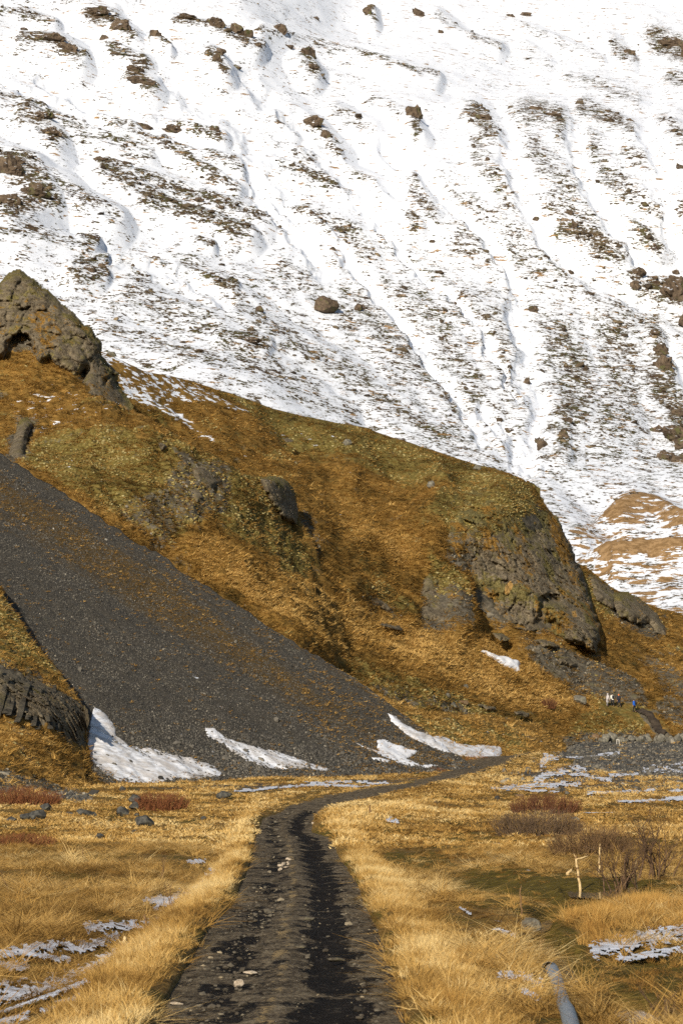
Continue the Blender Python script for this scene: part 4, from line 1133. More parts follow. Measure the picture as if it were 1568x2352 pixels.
# ------------------------------------------------------------------ snow patches and ice
def snow_mat(name, dirty):
    t = NT(name)
    v = t.mapping((1, 1, 1))
    a = t.noise(0.5, 6, 0.6)
    w = t.noise(2.6, 4, 0.6, t.mapping((0.7, 0.7, 2.6)))
    c = t.mix(t.math('MULTIPLY', t.step(a, 0.40, 0.58), dirty), (0.82, 0.83, 0.86), (0.50, 0.45, 0.40))
    c = t.mix(t.math('MULTIPLY', t.step(w, 0.45, 0.62), dirty * 0.7), c, (0.42, 0.385, 0.345))
    t.color(c)
    t.bump(w, 0.3, 0.15)
    t.b.inputs['Roughness'].default_value = 0.6
    return t.m
SNOW_D = snow_mat('old_snow', 0.75)
SNOW_C = snow_mat('clean_snow', 0.25)
def snow_patch(poly, surf, thick, mat, label, lift=0.31, ragged=4.5, seed=0, step=2.4):
    a = np.array(poly, float)
    xs = np.arange(a[:, 0].min() - 12, a[:, 0].max() + 12, step)
    ys = np.arange(a[:, 1].max() + 12, a[:, 1].min() - 12, -step)
    x, y = np.meshgrid(xs, ys)
    q = np.stack([x / 24, y / 14, 0 * x + seed], -1)
    sd = sdpoly(x + ragged * fbm(q, 4) * 1.8, y + ragged * fbm(q + 8, 4), poly)
    P = surf(x, y)
    h = lift * sstep(-5, 5, sd) + thick * sstep(0, 40, sd) + 0.05 * fbm(P / 0.9, 3)
    P = P + np.array([0.0, -0.55, 0.85]) * (h - 0.25)[..., None]
    keep = sd > -5
    V, Fq, _ = compact(P.reshape(-1, 3), grid_faces(*x.shape, keep), {})
    o = link('snow_patch', mesh_np('snow_patch', V, Fq, mat, True))
    return tag(o, label, 'snow patch', 'old snow patches at the foot of the slopes')
snow_patch([(212, 1624), (232, 1626), (258, 1656), (272, 1690), (300, 1712), (350, 1725), (405, 1738), (450, 1752), (486, 1768), (506, 1785), (500, 1800), (420, 1808), (330, 1818), (255, 1812), (232, 1790), (205, 1755), (192, 1730), (200, 1690), (208, 1650)], SCREE.at, 0.18, SNOW_D, 'largest old snow patch, dirty white, against the near outcrop', seed=1)
snow_patch([(466, 1664), (490, 1668), (520, 1690), (570, 1710), (640, 1728), (700, 1750), (762, 1778), (740, 1782), (640, 1776), (590, 1768), (560, 1750), (520, 1722), (500, 1706), (478, 1690)], SCREE.at, 0.1, SNOW_D, 'long narrow old snow patch in the middle of the scree foot', seed=2)
snow_patch([(795, 1692), (830, 1708), (868, 1726), (862, 1700), (880, 1698), (930, 1722), (958, 1732), (935, 1748), (960, 1760), (1010, 1766), (990, 1772), (930, 1764), (880, 1748), (830, 1718)], SCREE.at, 0.15, SNOW_C, 'forked snow patch low on the scree near the trail', lift=0.34, seed=3)
snow_patch([(886, 1638), (906, 1646), (935, 1668), (975, 1690), (1020, 1692), (1060, 1708), (1110, 1712), (1152, 1718), (1148, 1742), (1110, 1744), (1050, 1738), (990, 1720), (940, 1695), (905, 1665)], lambda x, y: np.where(((SCREE.at(x, y)[..., 1] < BANK.at(x, y)[..., 1]) & (y > T_TOP(x)))[..., None], SCREE.at(x, y), BANK.at(x, y)), 0.25, SNOW_D, 'tapering snow patch between scree and green bank', lift=0.42, seed=4)
snow_patch([(1104, 1498), (1130, 1504), (1170, 1508), (1196, 1518), (1194, 1532), (1170, 1532), (1140, 1516)], HILL.at, 0.2, SNOW_C, 'small clean snow patch below the dark cliff', lift=0.9, ragged=3, seed=5)
snow_patch([(848, 1745), (880, 1750), (905, 1758), (880, 1760), (855, 1754)], SCREE.at, 0.05, SNOW_C, 'tiny snow patch just below the forked one', lift=0.45, ragged=5, seed=6, step=1.6)

ICE = None
def ice_mat():
    t = NT('ice')
    a = t.noise(2.4, 6, 0.65)
    t.color(t.mix(t.step(a, 0.42, 0.62), (0.74, 0.76, 0.82), (0.42, 0.42, 0.44)))
    t.b.inputs['Roughness'].default_value = 0.45
    t.b.inputs['Specular IOR Level'].default_value = 0.4
    t.bump(t.noise(9, 4, 0.6), 0.4, 0.03)
    return t.m
ICE = ice_mat()
def build_ice():
    xs = np.arange(-120, 1700, 2.0)
    ys = np.concatenate([np.arange(2400, 1900, -1.3), np.arange(1900, 1725, -0.9)])
    x, y = np.meshgrid(xs, ys)
    Y = y2Y(y)
    X = ray(x, y)[0] * Y
    m = ice_m(x, y)
    n = fbm(np.stack([x / 26, y / 7, 0 * x], -1), 5)
    n3 = fbm(np.stack([x / 9, y / 2.6, 0 * x + 5], -1), 3)
    keep = (m * 0.9 + n * 1.7 + n3 * 1.1 > 0.36) & (track_sd(x, y) < -3) & (m > 0)
    Z = soft_z(X, Y) + 0.075 + 0.010 * n
    V, Fq, _ = compact(np.stack([X, Y, Z], -1).reshape(-1, 3), grid_faces(*x.shape, keep), {})
    o = link('ice', mesh_np('ice', V, Fq, ICE, True))
    tag(o, 'patchy ice and old snow caught in the meadow grass', None, None, 'stuff')
    return m
build_ice()
# dark water in the ditch
WATER = plain('ditch_water', (0.010, 0.010, 0.011), (0.016, 0.015, 0.014), 6.0, 0.06, 0.0, 3, 0.4)
for k, (p, lab) in enumerate(PUDDLES):
    a = np.array(p, float)
    xs = np.arange(a[:, 0].min() - 4, a[:, 0].max() + 4, 3.0)
    ys = np.arange(a[:, 1].max() + 4, a[:, 1].min() - 4, -2.0)
    x, y = np.meshgrid(xs, ys)
    Y = y2Y(y)
    X = ray(x, y)[0] * Y
    V, Fq, _ = compact(np.stack([X, Y, np.full_like(X, float(np.mean(soft_z(X, Y))) - 0.10)], -1).reshape(-1, 3), grid_faces(*x.shape, sdpoly(x, y + 2 * noise(np.stack([x / 9, y / 5, 0 * x], -1)), p) > 3), {})
    tag(link('water', mesh_np('water', V, Fq, WATER, True)), lab, None, None, 'structure')

# =================================================================== STUFF: grass, moss, gravel
STRAW = [(0.0, (0.085, 0.048, 0.012)), (0.28, (0.23, 0.120, 0.028)), (0.55, (0.46, 0.268, 0.070)), (0.82, (0.64, 0.415, 0.140)), (1.0, (0.76, 0.56, 0.25))]
GR_MAT = inst_mat('dry_grass_blade', STRAW, trans=0.25)
RUST_MAT = inst_mat('rust_sedge_blade', [(0.0, (0.11, 0.052, 0.012)), (0.5, (0.36, 0.185, 0.042)), (1.0, (0.60, 0.36, 0.10))], trans=0.25)
HG_MAT = inst_mat('hill_grass_blade', [(0.0, (0.060, 0.048, 0.014)), (0.22, (0.135, 0.084, 0.022)), (0.5, (0.29, 0.158, 0.036)), (0.75, (0.47, 0.272, 0.068)), (1.0, (0.64, 0.41, 0.135))], trans=0.2)
MOSS_MAT = inst_mat('moss_cushion', [(0.0, (0.060, 0.043, 0.012)), (0.4, (0.150, 0.112, 0.032)), (0.75, (0.25, 0.198, 0.070)), (1.0, (0.34, 0.285, 0.13))])
STONE_MAT = inst_mat('scree_stone', [(0.0, (0.024, 0.022, 0.019)), (0.35, (0.066, 0.060, 0.050)), (0.7, (0.115, 0.103, 0.083)), (0.93, (0.16, 0.142, 0.108)), (1.0, (0.40, 0.36, 0.29))], spec=0.3)
RUBBLE_MAT = inst_mat('hill_rubble', [(0.0, (0.026, 0.022, 0.017)), (0.35, (0.066, 0.058, 0.044)), (0.7, (0.125, 0.108, 0.080)), (1.0, (0.24, 0.21, 0.155))], spec=0.3)
SOIL_STONE = inst_mat('track_stone', [(0.0, (0.024, 0.019, 0.013)), (0.4, (0.070, 0.057, 0.040)), (0.8, (0.135, 0.115, 0.082)), (1.0, (0.30, 0.24, 0.15))])

def up_rot(n, N=None, tilt=0.15):
    rot = np.zeros((n, 3))
    rot[:, 0] = RNG.normal(0, tilt, n)
    rot[:, 1] = RNG.normal(0, tilt, n)
    rot[:, 2] = RNG.uniform(0, 6.283, n)
    return rot

def meadow_grass():
    protos = [tuft_mesh('a_tuft', 46, GR_MAT, 0.42, 0.014, 0.45, 0.6, 1, 0.35), tuft_mesh('b_tuft', 40, GR_MAT, 0.36, 0.013, 0.30, 0.4, 2, 0.4), tuft_mesh('c_mat', 44, GR_MAT, 0.6, 0.016, 1.5, 0.7, 3, 0.3),
              tuft_mesh('d_far', 26, GR_MAT, 0.5, 0.045, 0.35, 0.5, 4, 0.4), tuft_mesh('e_sedge', 44, RUST_MAT, 0.35, 0.012, 0.28, 0.5, 5, 0.45)]
    N = 330000
    # even over the plain out to 70 m, thinning beyond
    Y = np.concatenate([np.sqrt(RNG.uniform(28 ** 2, 72 ** 2, 36000)), np.exp(RNG.uniform(math.log(72), math.log(440), 125000))])
    x = RNG.uniform(-180, 1750, len(Y))
    X = (x - W / 2) / F * Y
    px, py = plain_px(X, Y)
    sd = track_sd(px, py)
    mm = 80 / Y                                        # photo pixels per ~1 cm... scale of margins
    edge = np.clip(1 - np.abs(sd + 55 * mm) / (60 * mm), 0, 1) * (py > 1850) + 0.9 * np.clip(1 - seg_dist(px, py, SHOULDER) / 36, 0, 1)
    edge = np.clip(edge, 0, 1)
    q = np.stack([X / 4, Y / 7, 0 * X], -1)
    n1, n2 = fbm(q, 4), fbm(q * 2.7 + 6, 3)
    dens = 0.38 + 1.0 * n1 + 0.8 * n2
    mossy = np.zeros(len(Y))
    for p in MOSSY:
        mossy = np.maximum(mossy, sstep(-8, 12, sdpoly(px + n1 * 22, py + n2 * 12, p)))
    rusty = sstep(-12, 8, sdpoly(px + n1 * 22, py + n2 * 14, RUSTY[0])) * (1 - mossy)
    rust2 = np.maximum(sstep(-10, 8, sdpoly(px + n1 * 22, py + n2 * 14, RUSTY[1])), sstep(-10, 8, sdpoly(px + n1 * 22, py + n2 * 14, RUSTY[2])))
    ice = ice_m(px, py)
    grav = sstep(-6, 8, sdpoly(px + n2 * 40, py + n1 * 14, GRAVEL))
    grav = np.maximum(grav, sstep(-6, 6, sdpoly(px, py, [(-300, 1765), (0, 1778), (120, 1800), (215, 1830), (190, 1842), (60, 1822), (-300, 1815)])))
    dens = dens * (1 - 0.66 * mossy) * (1 - 0.80 * np.clip(ice * 1.6 + n2 * 1.4, 0, 1)) * (1 - 0.93 * grav)
    dens = np.maximum(dens, 1.0 * edge)
    dens = dens * (sd < np.where(py > 1866, 5 * mm * RNG.uniform(-6.0, 0.8, len(Y)) - 1, -2.5))
    dens = dens * (seg_dist(px, py, [(1250, 2262), (1268, 2262), (1286, 2290), (1302, 2350), (1330, 2480)]) > RNG.uniform(12, 34, len(Y))) * (puddle_sd(px, py) < -4 - 26 * RNG.uniform(size=len(Y)))
    k = RNG.uniform(size=len(Y)) < dens
    X, Y, px, py, edge, n1, n2, mossy, rusty, rust2, sdn = [a[k] for a in (X, Y, px, py, edge, n1, n2, mossy, rusty, rust2, sd)]
    n = len(X)
    Z = ground_z(X, Y)
    far = Y > 105
    idx = np.where(RNG.uniform(size=n) < 0.68, 2, RNG.integers(0, 2, n))
    idx = np.where(edge > 0.25, RNG.integers(0, 2, n), idx)
    idx = np.where(far, 3, idx)
    isr = RNG.uniform(size=n) < np.maximum(np.maximum(rusty * np.clip(0.55 + 1.2 * n2, 0, 0.85), rust2 * 0.5), 0.7 * mossy)
    idx = np.where(isr, 4, idx)
    h = 0.10 + 0.08 * n1 + 0.13 * edge * np.clip(130 / Y, 0.25, 1) + rusty * np.clip(0.17 + 0.45 * n2, 0, 0.4) + RNG.normal(0, 0.03, n)
    h = h * np.where((Y > 130) & (sdn > -26), 0.45, 1.0) * (1 - 0.55 * sstep(-60, -10, sdpoly(px, py, [(1000, 2020), (1300, 2010), (1568, 2060), (1568, 2110), (1380, 2110), (1330, 2160), (1420, 2290), (1300, 2280), (1180, 2120)])) * (1 - rusty))
    h = np.clip(h, 0.05, 0.62) * np.where(far, np.clip(Y / 200, 0.85, 1.3), 1.0)
    wd = np.where(far, 0.26 + Y / 900, 0.34) * RNG.uniform(0.8, 1.3, n)
    scl = np.stack([wd, wd, h * (1 + 0.15 * RNG.normal(0, 1, n) * 0.5)], -1)
    scl[idx == 4] *= np.array([0.8, 0.8, 1.1])
    tint = 0.57 + 0.60 * n1 + 0.55 * n2 + 0.55 * fbm(np.stack([X / 11, Y / 16, 0 * X + 3], -1), 2) + 0.26 * edge - 0.12 * mossy + RNG.normal(0, 0.16, n)
    # tall lone stalks
    P = np.stack([X, Y, Z], -1)
    o = scatter('meadow_grass', protos, P, up_rot(n, tilt=0.22), scl, idx, np.clip(tint, 0.02, 1))
    tag(o, 'dry golden grass covering the valley meadow')
    return n
NG = meadow_grass()

mountain_rubble()
def slope_samples(S, n, x0, x1, y0, y1):
    x = RNG.uniform(x0, x1, n)
    y = RNG.uniform(y0, y1, n)
    k = (y > S.top(x) + 2) & (y < S.bot(x))
    x, y = x[k], y[k]
    return x, y, S.at(x, y), S.nat(x, y)

def hill_cover(S, masks, n, rng, name, size, what, moss_label, extra=None, lbl=''):
    x, y, P, N = slope_samples(S, n, *rng)
    m = masks(P, x, y)
    moss, rock, snow = m[0], m[1], m[2]
    gold = m[3] if len(m) > 3 else 0 * x
    u = RNG.uniform(size=len(x))
    n1 = fbm(P / np.array([7.0, 9.0, 5.0]) + 3, 4)
    if extra is not None:
        k0 = extra(x, y)
    else:
        k0 = np.ones(len(x), bool)
    ismoss = u < 0.60 * sstep(0.36, 0.9, moss + 0.9 * n1)
    isrock = RNG.uniform(size=len(x)) < 0.8 * sstep(0.36, 0.85, rock + 0.5 * fbm(P / 3.0 + 11, 3))
    gk = k0 & ~ismoss & ~isrock & (RNG.uniform(size=len(x)) < 0.92 - 0.9 * (snow > 0.3))
    mk = k0 & ismoss & ~isrock
    out = []
    if gk.any():
        c = int(gk.sum())
        protos = [tuft_mesh('a_' + name, 16, HG_MAT, 0.5, 0.06, 0.5, 0.8, 21, 0.35), tuft_mesh('b_' + name, 16, HG_MAT, 0.5, 0.07, 0.8, 0.8, 22, 0.3)]
        s = size * RNG.uniform(0.6, 1.35, c)
        tint = 0.50 + 0.75 * n1[gk] + 0.42 * gold[gk] + RNG.normal(0, 0.17, c)
        o = scatter(name + '_grass', protos, P[gk] - np.array([0, 0, 0.02]), up_rot(c, tilt=0.25), np.stack([s * 1.35, s * 1.35, s * (0.48 + 0.22 * gold[gk])], -1), RNG.integers(0, 2, c), np.clip(tint, 0, 1))
        tag(o, what)
    if mk.any():
        c = int(mk.sum())
        protos = [bpy.data.objects.new(q + '_' + name, rock_mesh(q + '_' + name, 60 + i, MOSS_MAT, True, sub=1, cuts=3, rough=0.12, scale=(1, 1, 0.55))) for i, q in enumerate('abc')]
        s = size * 0.55 * RNG.uniform(0.3, 1.3, c)
        tint = 0.46 + 0.7 * n1[mk] + RNG.normal(0, 0.26, c)
        o = scatter(name + '_moss', protos, P[mk], up_rot(c, tilt=0.3), np.stack([s * 1.15, s, s], -1), RNG.integers(0, 3, c), np.clip(tint, 0, 1))
        tag(o, moss_label)
    rk = k0 & isrock & (RNG.uniform(size=len(x)) < 0.55)
    if rk.any():
        c = int(rk.sum())
        protos = [bpy.data.objects.new(q + '_' + name, rock_mesh(q + '_' + name, 80 + i, RUBBLE_MAT, False, sub=1, cuts=7, rough=0.1, scale=(1, 1, 0.8))) for i, q in enumerate('abc')]
        s = size * 0.42 * np.exp(RNG.normal(-0.25, 0.5, c))
        o = scatter(name + '_rubble', protos, P[rk], RNG.uniform(0, 6.28, (c, 3)), np.stack([s, s, s * 0.8], -1), RNG.integers(0, 3, c), np.clip(0.58 + 0.35 * RNG.normal(0, 0.6, c), 0, 0.98))
        tag(o, lbl)
SD_BIG = lambda x, y: (sdpoly(x, y, BIG) < 4) | (sstep(1060, 1270, x + 0.5 * (y - 1300)) * sstep(1120, 1290, y) < 0.14)
hill_cover(HILL, hill_masks, 150000, (-20, 1700, 790, 1720), 'hill', 0.45, 'brown tussock grass all over the hill', 'olive moss cushions on the hill', lambda x, y: SD_BIG(x, y) & (seg_dist(x, y, [(1386, 1628), (1404, 1632), (1418, 1637), (1452, 1652), (1480, 1662), (1522, 1700)]) > 15) & (y < np.interp(x, [0, 700, 900, 1200, 1700], [1250, 1560, 1660, 1720, 1720])) & ~((y > K_TOP(x) + 25) & (x < 745)), 'rubble and loose stones on the hill')
hill_cover(KN, kn_masks, 78000, (-150, 862, 640, 1620), 'knoll', 0.40, 'brown tussock grass on the knoll', 'olive moss cushions on the knoll', lambda x, y: (sdpoly(x, y, PIN) < 3) & (y < T_TOP(x) + 15), 'loose stones on the knoll')
hill_cover(BANK, lambda P, x, y: (np.clip(0.55 + 0.6 * fbm(P / 5.0, 4), 0, 1) * sstep(2, 22, y - L_TOP(x)) * sstep(1260, 1180, x), 0 * x + 0.1, 0 * x, 0.7 + 0 * x), 9000, (780, 1300, 1550, 1790), 'bank', 0.36, 'short grass on the green bank', 'green moss on the low bank', None, 'stones on the bank')
def oc_masks(P, x, y):
    a, b = fbm(P / 3.5, 4), fbm(P / 1.2 + 4, 4)
    rk = np.maximum(0.22 + 0.6 * b, 0.75 * sstep(-8, 8, sdpoly(x, y + 10 * a, [(-300, 1740), (0, 1762), (120, 1790), (220, 1830), (120, 1835), (-300, 1800)])))
    return 0.2 + 0.6 * a + 0.5 * sstep(1590, 1480, y - 0.15 * x + 60 * a), rk, 0 * x, 0.3 + 0 * x
hill_cover(OC, oc_masks, 16000, (-150, 262, 1340, 1860), 'outcrop', 0.30, 'dead grass on the near outcrop', 'olive moss cushions on the near outcrop', lambda x, y: sdpoly(x, y, OPOLY) < 0, 'broken rubble below the near outcrop')

def scree_stones():
    x, y, P, N = slope_samples(SCREE, 190000, -150, 1220, 900, 1830)
    k = P[:, 2] > base_z(P[:, 1]) - 0.4
    x, y, P = x[k], y[k], P[k]
    c = len(x)
    n0 = fbm(P / 8.0 + 3, 2)
    protos = [bpy.data.objects.new(q + '_scree', rock_mesh(q + '_scree', 120 + i, STONE_MAT, False, sub=1, cuts=8, rough=0.1, scale=(1, 1, 0.7))) for i, q in enumerate('abcd')]
    s = np.exp(RNG.normal(-2.85, 0.36, c)) * (1 + 0.6 * sstep(1600, 1790, y)) * (1 + 0.25 * n0)
    s = np.where(RNG.uniform(size=c) < 0.004, s * 2.6, s)
    n1 = fbm(P / 5.0, 3)
    tint = np.clip(0.42 + 0.4 * n1 + RNG.normal(0, 0.22, c), 0, 0.95)
    tint = np.where(RNG.uniform(size=c) < 0.0012, 1.0, tint)
    tag(scatter('scree_stones', protos, P, RNG.uniform(0, 6.28, (c, 3)), np.stack([s, s, s], -1), RNG.integers(0, 4, c), tint), 'loose dark stones covering the scree slope')
    # wisps of grass in the browner band
    x, y, P, N = slope_samples(SCREE, 40000, -150, 1220, 900, 1830)
    d = y - T_TOP(x)
    f = P @ np.array([0.489, 0.872, 0.0])
    w = np.exp(-((d - 95 + 40 * fbm(np.stack([f / 3.0, P[:, 2] / 14, 0 * f], -1), 4)) / (55 + 0.03 * x)) ** 2) * 1.0 + 0.12 + 0.3 * (x > 700) * (d < 200) + 0.7 * (d < 16) * (x > 200)
    w = np.where(y > 1785 - 0.03 * x, 0.9, w)
    k = (RNG.uniform(size=len(x)) < w * np.clip(0.5 + 1.6 * fbm(P / 4.0 + 2, 3), 0.05, 1)) & (P[:, 2] > base_z(P[:, 1]) - 0.2)
    P = P[k]
    c = len(P)
    s = 0.30 * RNG.uniform(0.4, 1.2, c)
    tag(scatter('scree_grass', [tuft_mesh('a_scree_tuft', 14, HG_MAT, 0.5, 0.06, 0.6, 0.8, 31, 0.35)], P, up_rot(c), np.stack([s * 1.4, s * 1.4, s * .7], -1), np.zeros(c, int), np.clip(RNG.normal(0.55, 0.2, c), 0, 1)), 'sparse brown grass wisps on the scree')
scree_stones()

def flat_gravel():
    protos = [bpy.data.objects.new(q + '_flat', rock_mesh(q + '_flat', 140 + i, STONE_MAT, False, sub=1, cuts=7, rough=0.1, scale=(1, 1, 0.65))) for i, q in enumerate('abc')]
    x = RNG.uniform(1120, 1750, 22000)
    y = RNG.uniform(1698, 1830, 22000)
    w = sstep(-10, 10, sdpoly(x, y, GRAVEL)) + 0.16 * sstep(-20, 20, sdpoly(x, y, [(1160, 1775), (1300, 1750), (1600, 1780), (1600, 1830), (1400, 1810), (1250, 1815), (1130, 1812)]))
    k = (RNG.uniform(size=len(x)) < w) & (track_sd(x, y) < -3)
    P = gp(x[k], y[k])
    x2 = RNG.uniform(-150, 225, 3500)
    y2 = RNG.uniform(1762, 1850, 3500)
    k2 = sdpoly(x2, y2, [(-300, 1765), (0, 1778), (120, 1800), (215, 1830), (190, 1842), (60, 1822), (-300, 1815)]) > -4
    P = np.concatenate([P, gp(x2[k2], y2[k2])])
    c = len(P)
    s = np.exp(RNG.normal(-2.2, 0.5, c))
    tag(scatter('gravel', protos, P, RNG.uniform(0, 6.28, (c, 3)), np.stack([s, s, s], -1), RNG.integers(0, 3, c), np.clip(RNG.normal(0.5, 0.25, c), 0, 0.95)), 'grey river gravel on the flat beside the trail')
    protos = [bpy.data.objects.new(q + '_track', rock_mesh(q + '_track', 160 + i, SOIL_STONE, False, sub=1, cuts=6, rough=0.1, scale=(1.2, 1, 0.55))) for i, q in enumerate('abc')]
    Y = np.concatenate([np.sqrt(RNG.uniform(28 ** 2, 75 ** 2, 9000)), RNG.uniform(75, 330, 9000)])
    x = RNG.uniform(230, 1300, len(Y))
    X = (x - W / 2) / F * Y
    px, py = plain_px(X, Y)
    xl = np.interp(py, _tl[:, 1][np.argsort(_tl[:, 1])], _tl[:, 0][np.argsort(_tl[:, 1])])
    xr = np.interp(py, _tr[:, 1][np.argsort(_tr[:, 1])], _tr[:, 0][np.argsort(_tr[:, 1])])
    u = (px - xl) / (xr - xl)
    k = (track_sd(px, py) > 1) & (RNG.uniform(size=len(Y)) < np.where((np.abs(u - 0.71) < 0.11) & (py > 1865), 0.10, 0.85))
    X, Y = X[k], Y[k]
    P = np.stack([X, Y, soft_z(X, Y) - 0.045 + 0.22 * sstep(140, 230, Y)], -1)
    c = len(P)
    s = np.exp(RNG.normal(-4.0, 0.6, c)) * np.clip(Y / 60, 1, 2)
    rot = up_rot(c, tilt=0.2)
    tag(scatter('track_gravel', protos, P, rot, np.stack([s, s, s], -1), RNG.integers(0, 3, c), np.clip(RNG.normal(0.45, 0.25, c), 0, 1)), 'small stones pressed into the dirt track')
flat_gravel()

# =================================================================== THINGS
# ------------------------------------------------------------------ tubes (stems, stakes, pipe)
class Tubes:
    def __init__(s):
        s.V, s.F = [], []
    def add(s, pts, rad, sides=3):
        p = np.array([np.asarray(q, float) for q in pts])
        n = len(p)
        d = np.empty_like(p)
        d[1:-1] = p[2:] - p[:-2]
        d[0], d[-1] = p[1] - p[0], p[-1] - p[-2]
        dx, dy, dz = d.T
        ax, ay, az = dy * 0.2 - dz * 0.9, dz * 0.31 - dx * 0.2, dx * 0.9 - dy * 0.31
        a = np.stack([ax, ay, az], -1)
        a /= np.sqrt((a * a).sum(1))[:, None] + 1e-9
        d = d / (np.sqrt((d * d).sum(1))[:, None] + 1e-9)
        c = np.stack([d[:, 1] * a[:, 2] - d[:, 2] * a[:, 1], d[:, 2] * a[:, 0] - d[:, 0] * a[:, 2], d[:, 0] * a[:, 1] - d[:, 1] * a[:, 0]], -1)
        t = np.arange(sides) * (2 * math.pi / sides)
        R = np.asarray(rad, float)[:, None, None]
        V = p[:, None] + (a[:, None] * np.cos(t)[None, :, None] + c[:, None] * np.sin(t)[None, :, None]) * R
        b = len(s.V)
        s.V.extend(V.reshape(-1, 3))
        for i in range(n - 1):
            for k in range(sides):
                k2 = (k + 1) % sides
                s.F.append((b + i * sides + k, b + i * sides + k2, b + (i + 1) * sides + k2, b + (i + 1) * sides + k))
    def mesh(s, name, mat, smooth=True):
        return mesh_np(name, np.array(s.V), np.array(s.F), mat, smooth)

def bark(name, c1, c2, sc=14):
    return plain(name, c1, c2, sc, 0.8, 0.4)
RED = bark('red_willow_bark', (0.12, 0.042, 0.018), (0.30, 0.115, 0.040))
DKRED = bark('dark_red_bark', (0.085, 0.034, 0.018), (0.22, 0.09, 0.036))
BROWNB = bark('brown_willow_bark', (0.090, 0.052, 0.026), (0.24, 0.14, 0.062))
GREYB = bark('grey_brown_bark', (0.085, 0.055, 0.034), (0.20, 0.13, 0.072))
WILLOWB = bark('willow_bush_bark', (0.060, 0.034, 0.019), (0.15, 0.088, 0.045))
PALEW = bark('pale_peeled_wood', (0.62, 0.46, 0.24), (0.42, 0.28, 0.12), 9)
DEADW = bark('dead_brown_wood', (0.10, 0.055, 0.025), (0.24, 0.14, 0.06))

def shrub(name, label, x, y, wpx, hpx, n, mat, cat='shrub', group=None, rad=0.010, lean=0.55, twigs=2, seed=0, surf=None, base_frac=0.8):
    r = np.random.default_rng(seed)
    p0 = (surf or gp)(np.array(float(x)), np.array(float(y)))
    m = p0[1] / F
    wd, hg = wpx * m, hpx * m * 1.3
    zx = np.linspace(-wd * 0.6, wd * 0.6, 40)
    zz = ground_z(p0[0] + zx, p0[1] + 0 * zx) - p0[2] if surf is None else 0 * zx
    st, tw = Tubes(), Tubes()
    for k in range(n):
        u = r.uniform(-1, 1)
        bx = u * wd * 0.5 * base_frac
        byy = r.uniform(-1, 1) * wd * 0.22 * math.sqrt(max(0, 1 - u * u))
        h = hg * r.uniform(0.55, 1.05) * (1 - 0.45 * abs(u) ** 2.5)
        dx = lean * (u * 0.6 + r.normal(0, 0.35)) * h
        dy = lean * r.normal(0, 0.4) * h
        z0 = float(np.interp(bx, zx, zz))
        pts, rs = [], []
        q0 = np.array([bx, byy, z0 - 0.05])
        cv = r.normal(0, 0.12, 2) * h
        for q in np.linspace(0, 1, 5):
            pts.append(q0 + np.array([dx * q + cv[0] * math.sin(q * 3.1), dy * q + cv[1] * math.sin(q * 3.1), (h + 0.05) * (q - 0.08 * q * q)]))
            rs.append(rad * (1 - 0.75 * q) * r.uniform(0.8, 1.2))
        st.add(pts, rs)
        for j in range(twigs):
            i = r.integers(1, 4)
            a = pts[i]
            d = np.array([r.normal(0, 0.5) + 0.4 * np.sign(dx), r.normal(0, 0.5), r.uniform(0.5, 1.2)])
            L = h * r.uniform(0.15, 0.4)
            tw.add([a, a + d * L * 0.5 + r.normal(0, 0.02, 3), a + d * L], [rad * 0.5, rad * 0.4, rad * 0.15])
    o = empty(name, tuple(p0))
    link('stems', st.mesh('stems', mat), o)['kind'] = 'stuff'
    if twigs:
        link('twigs', tw.mesh('twigs', mat), o)['kind'] = 'stuff'
    return tag(o, label, cat, group)
G1 = 'leafless willow shrubs on the valley floor'
shrub('willow_shrub', 'red leafless shrub beside boulders below the dirty snow patch', 372, 1864, 128, 38, 420, RED, group=G1, rad=0.016, seed=1)
shrub('willow_shrub', 'wide rust red shrub at the foot of the near outcrop', 62, 1853, 180, 38, 520, RED, group=G1, rad=0.015, seed=2)
shrub('willow_shrub', 'low rust red shrub in the open grass left of the track', 48, 1950, 190, 26, 420, RED, group=G1, rad=0.011, seed=3)
shrub('willow_shrub', 'dark red shrub farthest out on the right meadow below the gravel flat', 1252, 1872, 180, 40, 520, DKRED, group=G1, rad=0.014, seed=4)
shrub('willow_shrub', 'greyish brown thicket in front of the dark red shrub', 1235, 1925, 230, 52, 520, GREYB, group=G1, rad=0.010, seed=5, twigs=3)
shrub('willow_shrub', 'tangled brown thicket behind the pale peeled stakes', 1355, 1965, 200, 58, 420, BROWNB, group=G1, rad=0.009, seed=6, twigs=4)
shrub('willow_shrub', 'dark round shrub on the hillside left of the hikers', 1266, 1618, 36, 22, 160, DKRED, group=G1, rad=0.03, seed=7, surf=HILL.at, twigs=1)
shrub('willow_shrub', 'thin red strip of twigs between scree foot and trail', 985, 1771, 90, 10, 260, RED, group=G1, rad=0.018, seed=8, twigs=0)
shrub('willow_shrub', 'short reddish twigs along the lower edge of the tapering snow', 1075, 1747, 110, 9, 160, RED, group=G1, rad=0.016, seed=9, twigs=0)

